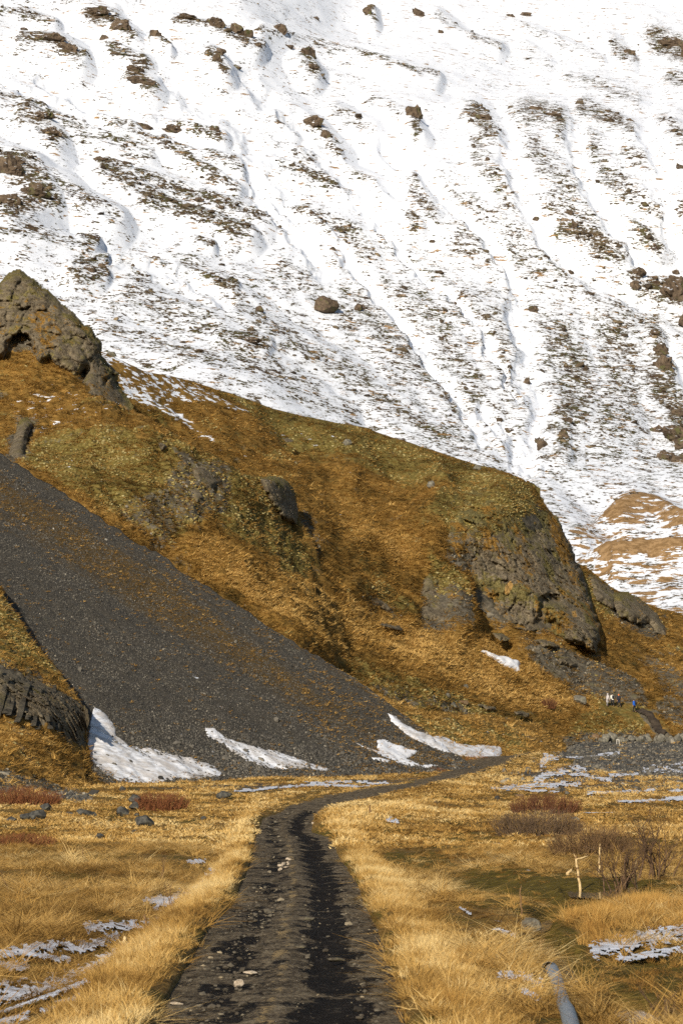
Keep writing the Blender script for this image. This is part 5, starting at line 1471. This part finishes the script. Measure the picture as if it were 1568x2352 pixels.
def willow_tree(label, x, y, hpx, wpx, seed, nst=9, group=None):
    r = np.random.default_rng(seed)
    p0 = gp(np.array(float(x)), np.array(float(y)))
    m = p0[1] / F
    Hh, Wd = hpx * m, wpx * m
    tr, br = Tubes(), Tubes()
    def grow(a, d, L, rad, lev):
        pts, rs = [a], [rad]
        n = 5
        for i in range(n):
            d = d + r.normal(0, 0.16, 3) + np.array([0, 0, 0.07])
            d = d / np.linalg.norm(d)
            pts.append(pts[-1] + d * L / n)
            rs.append(rad * (1 - 0.7 * (i + 1) / n))
        (tr if lev == 0 else br).add(pts, rs, 5 if lev == 0 else 3)
        if lev < 3:
            for j in range((5, 4, 3)[lev]):
                i = r.integers(2, n + 1)
                dd = d * 0.7 + r.normal(0, 0.55, 3)
                dd[2] = abs(dd[2]) * 0.8 + 0.25
                dd /= np.linalg.norm(dd)
                grow(pts[i], dd, L * r.uniform(0.38, 0.6), rs[i] * 0.75, lev + 1)
    for k in range(nst):
        a = np.array([r.normal(0, 0.10) * Wd, r.normal(0, 0.05) * Wd, -0.05])
        d = np.array([r.normal(0, 0.38), r.normal(0, 0.3), 1.0])
        grow(a, d / np.linalg.norm(d), Hh * r.uniform(0.5, 0.8), 0.034 * r.uniform(0.7, 1.2), 0)
    o = empty('willow_bush', tuple(p0))
    link('trunk', tr.mesh('trunk', WILLOWB), o)
    link('branches', br.mesh('branches', WILLOWB), o)['kind'] = 'stuff'
    return tag(o, label, 'bush', group)
willow_tree('tallest bare willow bush at the right edge of the marsh', 1505, 2030, 170, 190, 1, 11)
willow_tree('bare willow bush between the two right-hand pale stakes', 1420, 2046, 125, 210, 2, 13)
willow_tree('small bare willow clump at the bottom right corner', 1520, 2330, 100, 70, 3, 4)

def stake(name, label, x, y, x1, y1, r0, mat, cat='stake', side=None, group=None, patches=True, seed=0):
    p = gp(np.array(float(x)), np.array(float(y)))
    m = p[1] / F
    v = np.array([(x1 - x) * m, 0.02, (y - y1) * m])
    r = np.random.default_rng(seed)
    n = 9
    t = Tubes()
    pts = [v * q + np.array([r.normal(0, 0.012), r.normal(0, 0.01), -0.1 * (q == 0)]) for q in np.linspace(0, 1, n)]
    t.add(pts, [r0 * (1.1 - 0.4 * q) * (1 if q < 0.99 else 0.25) * r.uniform(0.9, 1.1) for q in np.linspace(0, 1, n)], 7)
    o = empty(name, tuple(p))
    link('pole', t.mesh('pole', mat), o)
    if side:
        for (q, dx, dz) in side:
            b = Tubes()
            a = v * q
            b.add([a, a + np.array([dx * 0.5, -0.02, dz * 0.4]), a + np.array([dx, -0.03, dz])], [r0 * 0.55, r0 * 0.45, r0 * 0.15], 5)
            link('branch_stub', b.mesh('branch_stub', mat), o)
    if patches:
        for q in np.linspace(0.15, 0.85, 4) + r.normal(0, 0.04, 4):
            c = Tubes()
            c.add([v * q, v * (q + 0.05)], [r0 * 1.04, r0 * 1.02], 7)
            link('bark_patch', c.mesh('bark_patch', DEADW), o)
    return tag(o, label, cat, group)
G2 = 'pale peeled stakes in the marsh'
stake('peeled_stake', 'pale peeled stake with a side twig, leftmost of the marsh stakes', 1332, 2044, 1322, 1962, 0.034, PALEW, side=[(0.9, 0.28, 0.08), (0.92, -0.06, 0.12)], group=G2, seed=1)
stake('peeled_stake', 'pale peeled stake farthest back among the marsh thicket', 1374, 2014, 1377, 1944, 0.028, PALEW, group=G2, seed=2)
stake('peeled_stake', 'pale peeled stake right of the thicket with dark middle', 1462, 2042, 1457, 1988, 0.034, PALEW, side=[(0.98, 0.06, 0.28)], group=G2, seed=3)
stake('fallen_branch', 'pale branch lying on the ground among marsh twigs', 1300, 2018, 1314, 2004, 0.045, PALEW, 'branch', patches=False, seed=4)
stake('fallen_branch', 'pale fallen branch stretching right behind the tallest willow', 1500, 1998, 1548, 1992, 0.022, PALEW, 'branch', patches=False, seed=5)
stake('fallen_branch', 'pale stick lying at the foot of the right marsh stake', 1442, 2048, 1484, 2040, 0.028, PALEW, 'branch', patches=False, seed=6)
stake('broken_stump', 'split white broken stump in the icy ditch', 283, 2152, 288, 2122, 0.045, PALEW, 'stump', side=[(0.1, -0.08, 0.16)], patches=False, seed=7)
stake('dead_stake', 'upright brown dead stake between the ice and the track', 338, 2132, 332, 2082, 0.032, DEADW, 'stake', patches=False, seed=8)
stake('fallen_branch', 'brown stick on the ice below the white broken stump', 316, 2160, 268, 2150, 0.025, DEADW, 'branch', patches=False, seed=9)
stake('fallen_branch', 'straw coloured bent stalk leaning beside the track', 500, 1935, 462, 1910, 0.02, PALEW, 'branch', patches=False, seed=10)
stake('dead_stake', 'thin dark stake standing by the rounded marsh stone', 1238, 2170, 1241, 2110, 0.028, DEADW, 'stake', side=[(0.8, 0.08, 0.1)], patches=False, seed=11)
stake('dead_stake', 'thin dead stem farther back above the marsh stone', 1196, 2110, 1196, 2036, 0.018, DEADW, 'stake', patches=False, seed=12)
stake('dead_stake', 'small post with pale top on the bank right of the track', 850, 1882, 848, 1858, 0.05, DEADW, 'stake', patches=False, seed=13)
stake('dead_stake', 'pale thin leaning stalk on the bank right of the track bend', 792, 1902, 786, 1884, 0.022, PALEW, 'stake', patches=False, seed=14)
def sapling(label, x, y, hpx, seed, nst=2):
    r = np.random.default_rng(seed)
    p = gp(np.array(float(x)), np.array(float(y)))
    m = p[1] / F
    t, b = Tubes(), Tubes()
    for k in range(nst):
        h = hpx * m * r.uniform(0.7, 1)
        d = np.array([r.normal(0, 0.16), r.normal(0, 0.1), 1])
        pts = [d * h * q + np.array([r.normal(0, 0.02) * h, 0, -0.06 * (q == 0)]) for q in np.linspace(0, 1, 6)]
        t.add(pts, [0.017 * (1 - 0.75 * q) for q in np.linspace(0, 1, 6)], 4)
        for j in range(5):
            i = r.integers(1, 6)
            e = np.array([r.normal(0, 0.5), r.normal(0, 0.3), r.uniform(0.4, 1)]) * h * 0.25
            b.add([pts[i], pts[i] + e * 0.6, pts[i] + e], [0.008, 0.006, 0.003])
    o = empty('bare_sapling', tuple(p))
    link('stem', t.mesh('stem', DEADW), o)
    link('twigs', b.mesh('twigs', DEADW), o)['kind'] = 'stuff'
    tag(o, label, 'sapling', 'bare saplings in the meadow')
sapling('forked bare sapling just behind the upper ice strip left of the track', 372, 2026, 74, 1)
sapling('bare sapling in front of the upper ice strip left of the track', 396, 2068, 76, 2)
sapling('single thin sapling in the meadow at far left behind the ice', 22, 2048, 70, 3, 1)
sapling('thin stem in front of the flat dark boulder', 182, 1905, 26, 4, 1)
sapling('thin stem just right of the biggest left boulder', 112, 1908, 30, 5, 1)
sapling('thin stem at the left edge beside small boulders', 39, 1900, 24, 6, 1)
sapling('thin stem on the meadow midway between red shrub and track', 480, 1855, 24, 7, 1)
sapling('thin stem beside the far end of the track', 612, 1838, 24, 8, 1)
sapling('thin sapling in the middle of the left meadow', 190, 1985, 36, 9, 1)

# ------------------------------------------------------------------ pipe
def build_pipe():
    px = [(1258, 2252), (1266, 2250), (1276, 2258), (1286, 2280), (1294, 2310), (1302, 2350), (1312, 2400), (1324, 2460), (1340, 2540)]
    lift = [0.16, 0.22, 0.24, 0.20, 0.17, 0.15, 0.13, 0.12, 0.1]
    P = np.array([gp(np.array(float(a)), np.array(float(b))) + np.array([0, 0, l]) for (a, b), l in zip(px, lift)])
    P[:, 2] = np.convolve(np.pad(P[:, 2], 1, mode='edge'), [0.25, 0.5, 0.25], 'valid')
    tt = np.linspace(0, len(P) - 1, 260)
    Q = np.stack([np.interp(tt, np.arange(len(P)), P[:, k]) for k in range(3)], -1)
    for k in range(3):
        Q[:, k] = np.convolve(np.pad(Q[:, k], 14, mode='edge'), np.hanning(29) / np.hanning(29).sum(), 'valid')
    t = Tubes()
    t.add(list(Q), [0.085 + 0.003 * (i % 2) for i in range(len(Q))], 20)
    ti = Tubes()
    ti.add(list(Q[:14]), [0.074] * 14, 20)
    root = empty('plastic_pipe', tuple(P[0]))
    for nm, T, mt in (('pipe_wall', t, plain('grey_plastic', (0.16, 0.18, 0.20), (0.21, 0.225, 0.24), 10, 0.5, 0.1)), ('pipe_bore', ti, plain('pipe_inside', (0.03, 0.03, 0.03)))):
        T.V = [v - P[0] for v in T.V]
        link(nm, T.mesh(nm, mt), root)
    tag(root, 'grey flexible plastic drain pipe curving out of the grass', 'pipe')
build_pipe()

# ------------------------------------------------------------------ boulders
def stone_mat(name, cols, sc=5.0):
    t = NT(name)
    a = t.noise(sc, 8, 0.7)
    c = t.ramp(a, list(zip((0.3, 0.46, 0.58, 0.72), cols)))
    c = t.mix(t.math('MULTIPLY', t.step(t.noise(sc * 0.5, 5, 0.65), 0.55, 0.66), 0.5), c, (0.12, 0.11, 0.055))
    t.color(c)
    t.bump(a, 0.6, 0.08)
    return t.m
DARKR = stone_mat('dark_basalt', [(0.022, 0.021, 0.019), (0.052, 0.050, 0.045), (0.090, 0.086, 0.074), (0.14, 0.13, 0.11)])
GREYR = stone_mat('grey_stone', [(0.05, 0.046, 0.038), (0.12, 0.11, 0.088), (0.20, 0.185, 0.145), (0.29, 0.265, 0.21)], 2.5)
RUSTR = stone_mat('rust_stone', [(0.07, 0.045, 0.027), (0.14, 0.088, 0.050), (0.20, 0.13, 0.075), (0.26, 0.18, 0.11)], 2.5)
PALER = stone_mat('pale_stone', [(0.28, 0.22, 0.15), (0.45, 0.36, 0.26), (0.60, 0.50, 0.38), (0.70, 0.60, 0.48)], 14)
TRACKR = stone_mat('track_rock', [(0.03, 0.024, 0.017), (0.075, 0.062, 0.044), (0.125, 0.106, 0.076), (0.18, 0.155, 0.11)], 9)
def boulder(name, label, x, y, w, h, mat, seed, surf=None, cat='boulder', group=None, sub=3, dep=0.8, sink=0.22, cuts=14, **kw):
    p = (surf or gp)(np.array(float(x)), np.array(float(y)))
    m = p[1] / F
    V, Fq = rock_verts(seed, sub=sub, cuts=cuts, rough=0.06, scale=(1, 1, 1))
    V = V / np.abs(V).max(0)
    V = V * np.array([w * m * 0.5, w * m * 0.5 * dep, h * m * 0.5 * (1 + sink)]) * (1.22 if surf is None else 1.0)
    V[:, 2] += h * m * 0.5 * (1 - sink) * (1.3 if surf is None else 1.0)
    o = link(name, mesh_np(name, V, Fq, mat, False))
    o.location = tuple(p)
    return tag(o, label, cat, group)
G3 = 'dark boulders on the left meadow'
for k, (x, y, w, h, lab) in enumerate((
        (90, 1889, 37, 23, 'large dark pointed boulder, tallest of the leftmost group'), (58, 1886, 24, 17, 'slanted dark boulder just left of the large pointed one'), (26, 1891, 23, 12, 'flat dark boulder nearest the left edge'), (105, 1864, 24, 15, 'dark boulder right under the wide rust red shrub'),
        (198, 1879, 40, 18, 'broad low dark boulder in the middle of the left meadow'), (163, 1878, 19, 7, 'very flat dark stone beside the broad low boulder'), (281, 1876, 26, 17, 'blocky grey boulder between the broad one and the red shrub'), (332, 1901, 38, 22, 'big square dark boulder in front of the red shrub'),
        (313, 1842, 30, 17, 'dark boulder tucked behind the left end of the red shrub'), (307, 1866, 21, 15, 'dark boulder touching the left front of the red shrub'), (227, 1930, 22, 12, 'small dark boulder alone, nearest the camera on the left meadow'), (280, 1818, 15, 11, 'small pointed boulder at the lower edge of the dirty snow patch'),
        (313, 1878, 13, 6, 'small flat stone behind the big square boulder'), (309, 1913, 11, 6, 'tiny dark stone in front of the big square boulder'), (517, 1834, 34, 15, 'dark hump boulder at the scree foot behind the meadow'), (468, 1886, 12, 7, 'small stone in grass between the red shrub and the track'))):
    boulder('boulder', lab, x, y, w, h, DARKR, 200 + k, group=G3)
boulder('boulder', 'rounded olive grey stone at the edge of the marsh ditch', 1212, 2131, 50, 28, GREYR, 231, cuts=8, group='stones on the right meadow')
boulder('boulder', 'small brown stone left of the dark red shrub', 1192, 1832, 18, 8, RUSTR, 232, group='stones on the right meadow')
boulder('boulder', 'grey stone just right of the dark red shrub', 1322, 1888, 18, 8, GREYR, 233, group='stones on the right meadow')
boulder('boulder', 'small dark stone left of the ditch on the right meadow', 1142, 1836, 12, 9, DARKR, 234, group='stones on the right meadow')
for k, (x, y, w, h, lab) in enumerate(((742, 734, 66, 40, 'large brown boulder standing alone in the snow'), (590, 735, 22, 16, 'brown boulder in the snow left of the large lone one'), (402, 719, 9, 8, 'tiny brown boulder in the snow above the grassy ridge'), (300, 632, 10, 8, 'small boulder in the snow right of the pinnacle top'), (820, 732, 26, 18, 'dark brown boulder right of the large lone one'), (42, 209, 9, 7, 'lone reddish boulder on white snow at upper left'))):
    boulder('boulder', lab, x, y, w, h, BOULDER_BROWN, 240 + k, surf=MTN.at, group='boulders lying in the snow', sink=0.3)
for k, (x, y, w, h, lab) in enumerate(((797, 1021, 24, 16, 'dark boulder high on the hill ridge left of the plateau'), (1095, 1082, 20, 14, 'dark boulder on the hill crest'), (258, 816, 24, 12, 'flat boulder on the ridge just right of the pinnacle'), (990, 1130, 20, 18, 'grey boulder on the upper hill above the cliff'), (1075, 1572, 14, 12, 'pale boulder among the rubble in mid slope'), (1068, 1612, 26, 13, 'light brown flat boulder in the rubble band above the bank'),
                                           (1025, 1604, 14, 10, 'grey boulder left of the light brown one in the rubble band'), (1335, 1612, 40, 26, 'rough grassy boulder on the slope left of the hikers'), (835, 1600, 26, 18, 'dark boulder at the upper edge of the scree'), (1040, 1625, 22, 12, 'dark flat boulder just behind the bank crest'))):
    boulder('boulder', lab, x, y, w, h, GREYR if k not in (5,) else RUSTR, 260 + k, surf=HILL.at, group='boulders on the brown hill', sink=0.35)
# the row of stones below the trail, each one its own stone
r = np.random.default_rng(77)
xx = 1262.0
kk = 0
rusted = False
while xx < 1620:
    w = r.uniform(11, 22)
    y = np.interp(xx, [1262, 1315, 1400, 1568, 1640], [1690, 1702, 1706, 1703, 1704]) + r.normal(0, 1.2)
    if 1364 < xx < 1386 and not rusted:
        rusted = True
        lab, mt, w = 'rust orange stone in the row below the trail', RUSTR, 19
    else:
        lab, mt = 'grey stone in the row of boulders below the trail', GREYR
    boulder('row_stone', lab, xx, y, w, w * r.uniform(0.62, 0.95), mt, 300 + kk, cat='stone', group='row of stones below the trail', sub=2, sink=0.3)
    if r.uniform() < 0.62:
        boulder('row_stone', 'grey stone in the row of boulders below the trail', xx + r.normal(0, 4), y - r.uniform(7, 11), r.uniform(11, 20), r.uniform(9, 14), GREYR, 400 + kk, cat='stone', group='row of stones below the trail', sub=2, sink=0.3)
    xx += w * r.uniform(0.7, 0.95)
    kk += 1
# white marker post among the stones
p = gp(np.array(1418.0), np.array(1711.0))
mp = empty('marker_post', tuple(p))
for nm, dx, hh in (('post_leg', -0.16, 0.62), ('post_leg', 0.16, 0.56)):
    t = Tubes()
    t.add([(dx, 0, -0.1), (dx, 0, hh)], [0.05, 0.05], 4)
    link(nm, t.mesh(nm, plain('white_paint', (0.62, 0.58, 0.50))), mp)
t = Tubes()
t.add([(-0.2, 0, 0.62), (0.2, 0, 0.58)], [0.05, 0.05], 4)
link('crossbar', t.mesh('crossbar', plain('white_paint_bar', (0.62, 0.58, 0.50))), mp)
tag(mp, 'small off-white marker post standing against the stone row', 'marker post')

# pale stones and bits on the track
r = np.random.default_rng(4)
def tp(x, y):
    Y = float(y2Y(y))
    X = float(ray(np.array(float(x)), np.array(float(y)))[0] * Y)
    return np.array([X, Y, float(soft_z(np.array(X), np.array(Y))) - 0.045])
for k in range(11):
    x, y = 655 + r.normal(0, 7), 1985 + r.normal(0, 11)
    boulder('pale_stone', 'small pale stone in the cluster on the middle of the track', x, y, r.uniform(6, 14), r.uniform(3, 7), PALER, 500 + k, surf=lambda a, b: tp(a, b), cat='stone', group='pale stones clustered on the track', sub=1)
for k, (x, y, w, h, lab) in enumerate(((575, 2226, 34, 9, 'flat pale stone on the near track left of its middle'), (548, 2252, 26, 16, 'pale stone just below the flat one on the near track'), (405, 2290, 34, 7, 'long pale flat chip at the left edge of the near track'), (720, 1893, 10, 5, 'pale pebble where the track bends'), (1140, 1777, 8, 5, 'white pebble on the far trail'), (700, 2110, 46, 9, 'half buried grey stone on the track'), (770, 2200, 44, 9, 'half buried stone between the ruts'), (690, 2175, 30, 10, 'angular half buried stone mid track'))):
    boulder('pale_stone', lab, x, y, w, h, PALER if k < 5 else TRACKR, 520 + k, surf=lambda a, b: tp(a, b), cat='stone', group='loose stones on the track', sub=2)

# ------------------------------------------------------------------ the footpath up to the hikers
def hill_path():
    poly = [(1452, 1648), (1468, 1647), (1488, 1658), (1508, 1674), (1528, 1698), (1510, 1702), (1495, 1684), (1480, 1668), (1460, 1656)]
    xs = np.arange(1440, 1545, 1.5)
    ys = np.arange(1708, 1638, -1.5)
    x, y = np.meshgrid(xs, ys)
    P = HILL.at(x, y) + np.array([0, -0.35, 0.15]) + 0.12 * np.stack([0 * x, 0 * x, noise(np.stack([x / 3, y / 2, 0 * x], -1))], -1)
    sd = sdpoly(x + 2 * noise(np.stack([x / 6, y / 6, 0 * x], -1)), y, poly)
    V, Fq, _ = compact(P.reshape(-1, 3), grid_faces(*x.shape, sd > 0), {})
    tag(link('path', mesh_np('path', V, Fq, plain('path_soil', (0.030, 0.021, 0.014), (0.065, 0.048, 0.032), 1.2, 0.95, 0.5), True)), 'dark earth footpath climbing the slope to the hikers', None, None, 'structure')
hill_path()

# ------------------------------------------------------------------ hikers
SKIN = plain('skin', (0.55, 0.33, 0.23))
def person(label, x, y, face, jacket, jl, trousers, hat, pack=None, hood=False, hair=(0.03, 0.02, 0.015), step=0.12, height=1.84, lean=0.06):
    p = HILL.at(np.array(float(x)), np.array(float(y)))
    root = empty('person', tuple(p + np.array([0, 0, 0.12])), face)            # facing +y before the turn
    s = height / 1.74
    me = bpy.data.meshes.new('body')
    J = [(0, 0, 0.98, .13), (0, lean * .5, 1.16, .125), (0, lean, 1.38, .13), (0, lean, 1.50, .055), (0, lean + .02, 1.60, .085), (0, lean + .02, 1.69, .075)]
    E = [(0, 1), (1, 2), (2, 3), (3, 4), (4, 5)]
    def chain(start, pts):
        q = start
        for c in pts:
            J.append(c)
            E.append((q, len(J) - 1))
            q = len(J) - 1
        return q
    for sx, st in ((-1, step), (1, -step)):
        chain(0, [(sx * .09, 0, .90, .10), (sx * .10, st * .7 + .03, .50, .062), (sx * .10, st - (.06 if st < 0 else 0), .09, .045), (sx * .11, st + .02, .04, .045), (sx * .12, st + .16, .03, .035)])
        hnd = chain(2, [(sx * .19, lean, 1.40, .062), (sx * .25, lean - st * .3, 1.13, .048), (sx * .26, lean - st * .6 + .07, .90, .036), (sx * .262, lean - st * .6 + .09, .83, .035)])
        for f, (dx, dy, L) in enumerate(((.022, .03, .05), (-.002, .035, .085), (-.002, .015, .09), (-.002, -.005, .085), (-.002, -.022, .07))):
            hx, hy, hz, _ = J[hnd]
            chain(hnd, [(hx + dx * sx, hy + dy, hz - L * .5, .009), (hx + dx * sx - .008 * sx, hy + dy + .012, hz - L, .007)])
    me.from_pydata([tuple(c * s for c in j[:3]) for j in J], E, [])
    me.materials.append(SKIN)
    body = link('body', me, root)
    sk = body.modifiers.new('skin', 'SKIN')
    sk.use_smooth_shade = True
    for i, v in enumerate(me.skin_vertices[0].data):
        v.radius = (J[i][3] * s, J[i][3] * s)
        v.use_root = (i == 0)
    body.modifiers.new('sub', 'SUBSURF').levels = 1
    def loft(name, rings, mat, sides=14):
        V, Fs = [], []
        for (cx, cy, cz, rx, ry) in rings:
            for k in range(sides):
                a = 2 * math.pi * k / sides
                V.append((np.array([cx + rx * math.cos(a), cy + ry * math.sin(a), cz])) * s)
        n = len(rings)
        Fs = [(i * sides + k, i * sides + (k + 1) % sides, (i + 1) * sides + (k + 1) % sides, (i + 1) * sides + k) for i in range(n - 1) for k in range(sides)]
        return link(name, mesh_np(name, np.array(V), np.array(Fs), mat, True), root)
    jm = plain('jacket_cloth', jacket, tuple(c * 0.75 for c in jacket), 7, 0.8, 0.2)
    tm = plain('trouser_cloth', trousers, tuple(c * 0.7 for c in trousers), 7, 0.9)
    bot = 0.92 - jl
    loft('jacket', [(0, 0, bot, .19, .15), (0, 0, bot + .04, .195, .155), (0, lean * .3, 1.05, .185, .15), (0, lean * .7, 1.25, .205, .155), (0, lean, 1.40, .20, .14), (0, lean, 1.47, .13, .10), (0, lean, 1.52, .075, .075), (0, lean, 1.53, .05, .05)], jm)
    for sx, st in ((-1, step), (1, -step)):
        sl_ = Tubes()
        sl_.add([np.array(c) * s for c in ((sx * .15, lean, 1.43), (sx * .215, lean, 1.36), (sx * .25, lean - st * .3, 1.13), (sx * .26, lean - st * .6 + .07, .91))], [.085 * s, .085 * s, .066 * s, .055 * s], 9)
        link('sleeve', sl_.mesh('sleeve', jm), root)
        tl_ = Tubes()
        tl_.add([np.array(c) * s for c in ((sx * .085, 0, .98), (sx * .095, 0, .85), (sx * .10, st * .7 + .03, .50), (sx * .10, st - (.06 if st < 0 else 0), .10))], [.115 * s, .115 * s, .08 * s, .068 * s], 9)
        link('trouser_leg', tl_.mesh('trouser_leg', tm), root)
        V, Fq = rock_verts(9, sub=2, cuts=0, rough=0)
        link('boot', mesh_np('boot', (V * np.array([.05, .14, .055]) + np.array([sx * .11, st + .06, .05])) * s, Fq, plain('boot_leather', (0.03, 0.022, 0.016)), True), root)
    V, Fq = ico(3)
    head = V * np.array([.078, .098, .115])
    head[:, 1] += 0.022 * np.exp(-((V[:, 0]) / .18) ** 2 - ((V[:, 2] + .12) / .2) ** 2) * (V[:, 1] > 0)          # nose
    head[:, 1] -= 0.012 * np.exp(-((np.abs(V[:, 0]) - .38) / .16) ** 2 - ((V[:, 2] - .05) / .12) ** 2) * (V[:, 1] > 0)   # eye sockets
    hc = np.array([0, lean + .025, 1.625])
    ho = link('head', mesh_np('head', (head + hc) * s, Fq, SKIN, True), root)
    for sx in (-1, 1):
        link('ear', mesh_np('ear', (ico(1)[0] * np.array([.012, .022, .032]) + hc + np.array([sx * .08, -.005, 0])) * s, ico(1)[1], SKIN, True), ho)
        link('eye', mesh_np('eye', (ico(1)[0] * .011 + hc + np.array([sx * .03, .085, .012])) * s, ico(1)[1], plain('eye', (0.03, 0.02, 0.015)), True), ho)
    link('mouth', mesh_np('mouth', (ico(1)[0] * np.array([.024, .008, .006]) + hc + np.array([0, .088, -.055])) * s, ico(1)[1], plain('lips', (0.4, 0.15, 0.12)), True), ho)
    cap = ico(3)[0] * np.array([.092, .112, .125])
    keepv = (cap[:, 2] > -0.01) | (cap[:, 1] < -0.02)
    kf = keepv[ico(3)[1]].all(1)
    cv, cf, _ = compact(cap, ico(3)[1][kf], {})
    link('hat' if hat else 'hair', mesh_np('hat', (cv + hc + np.array([0, 0, .008])) * s, cf, plain('hat_wool', hat or hair, None, 8, 0.95), True), root)
    if hood:
        hd = ico(3)[0] * np.array([.12, .13, .15])
        kf = (hd[:, 1] < 0.04)[ico(3)[1]].all(1)
        cv, cf, _ = compact(hd, ico(3)[1][kf], {})
        link('hood', mesh_np('hood', (cv + hc + np.array([0, -.02, 0])) * s, cf, jm, True), root)
    if pack:
        pm = plain('backpack_cloth', pack, tuple(c * .7 for c in pack), 9, 0.7)
        V = ico(3)[0]
        V = np.sign(V) * np.abs(V) ** 0.55
        V = V / np.abs(V).max(0) * np.array([.155, .10, .235]) + np.array([0, lean - .24, 1.22])
        po = link('backpack', mesh_np('backpack', V * s, ico(3)[1], pm, True), root)
        for sx in (-1, 1):
            t = Tubes()
            t.add([np.array(c) * s for c in ((sx * .10, lean - .16, 1.42), (sx * .11, lean, 1.50), (sx * .11, lean + .15, 1.36), (sx * .13, lean + .10, 1.12))], [.022 * s] * 4, 5)
            link('strap', t.mesh('strap', pm), po)
    return tag(root, label, 'person', 'hikers on the slope path')
person('person in a long pale grey hooded coat, leftmost of the hikers', 1391, 1628, math.radians(-60), (0.50, 0.46, 0.45), 0.42, (0.25, 0.23, 0.22), None, None, True)
person('person in a white jacket with a black backpack and black hat', 1402, 1630, math.radians(20), (0.78, 0.76, 0.68), 0.08, (0.018, 0.018, 0.022), (0.02, 0.018, 0.018), (0.025, 0.025, 0.03))
person('person in a long dark navy coat with an orange hat', 1416, 1635, math.radians(30), (0.018, 0.022, 0.04), 0.35, (0.015, 0.015, 0.02), (0.72, 0.16, 0.02), (0.03, 0.03, 0.035))
person('person in a bright blue jacket with a dark backpack, nearest the path', 1451, 1651, math.radians(55), (0.012, 0.13, 0.62), 0.06, (0.015, 0.015, 0.02), (0.025, 0.02, 0.02), (0.02, 0.025, 0.05))
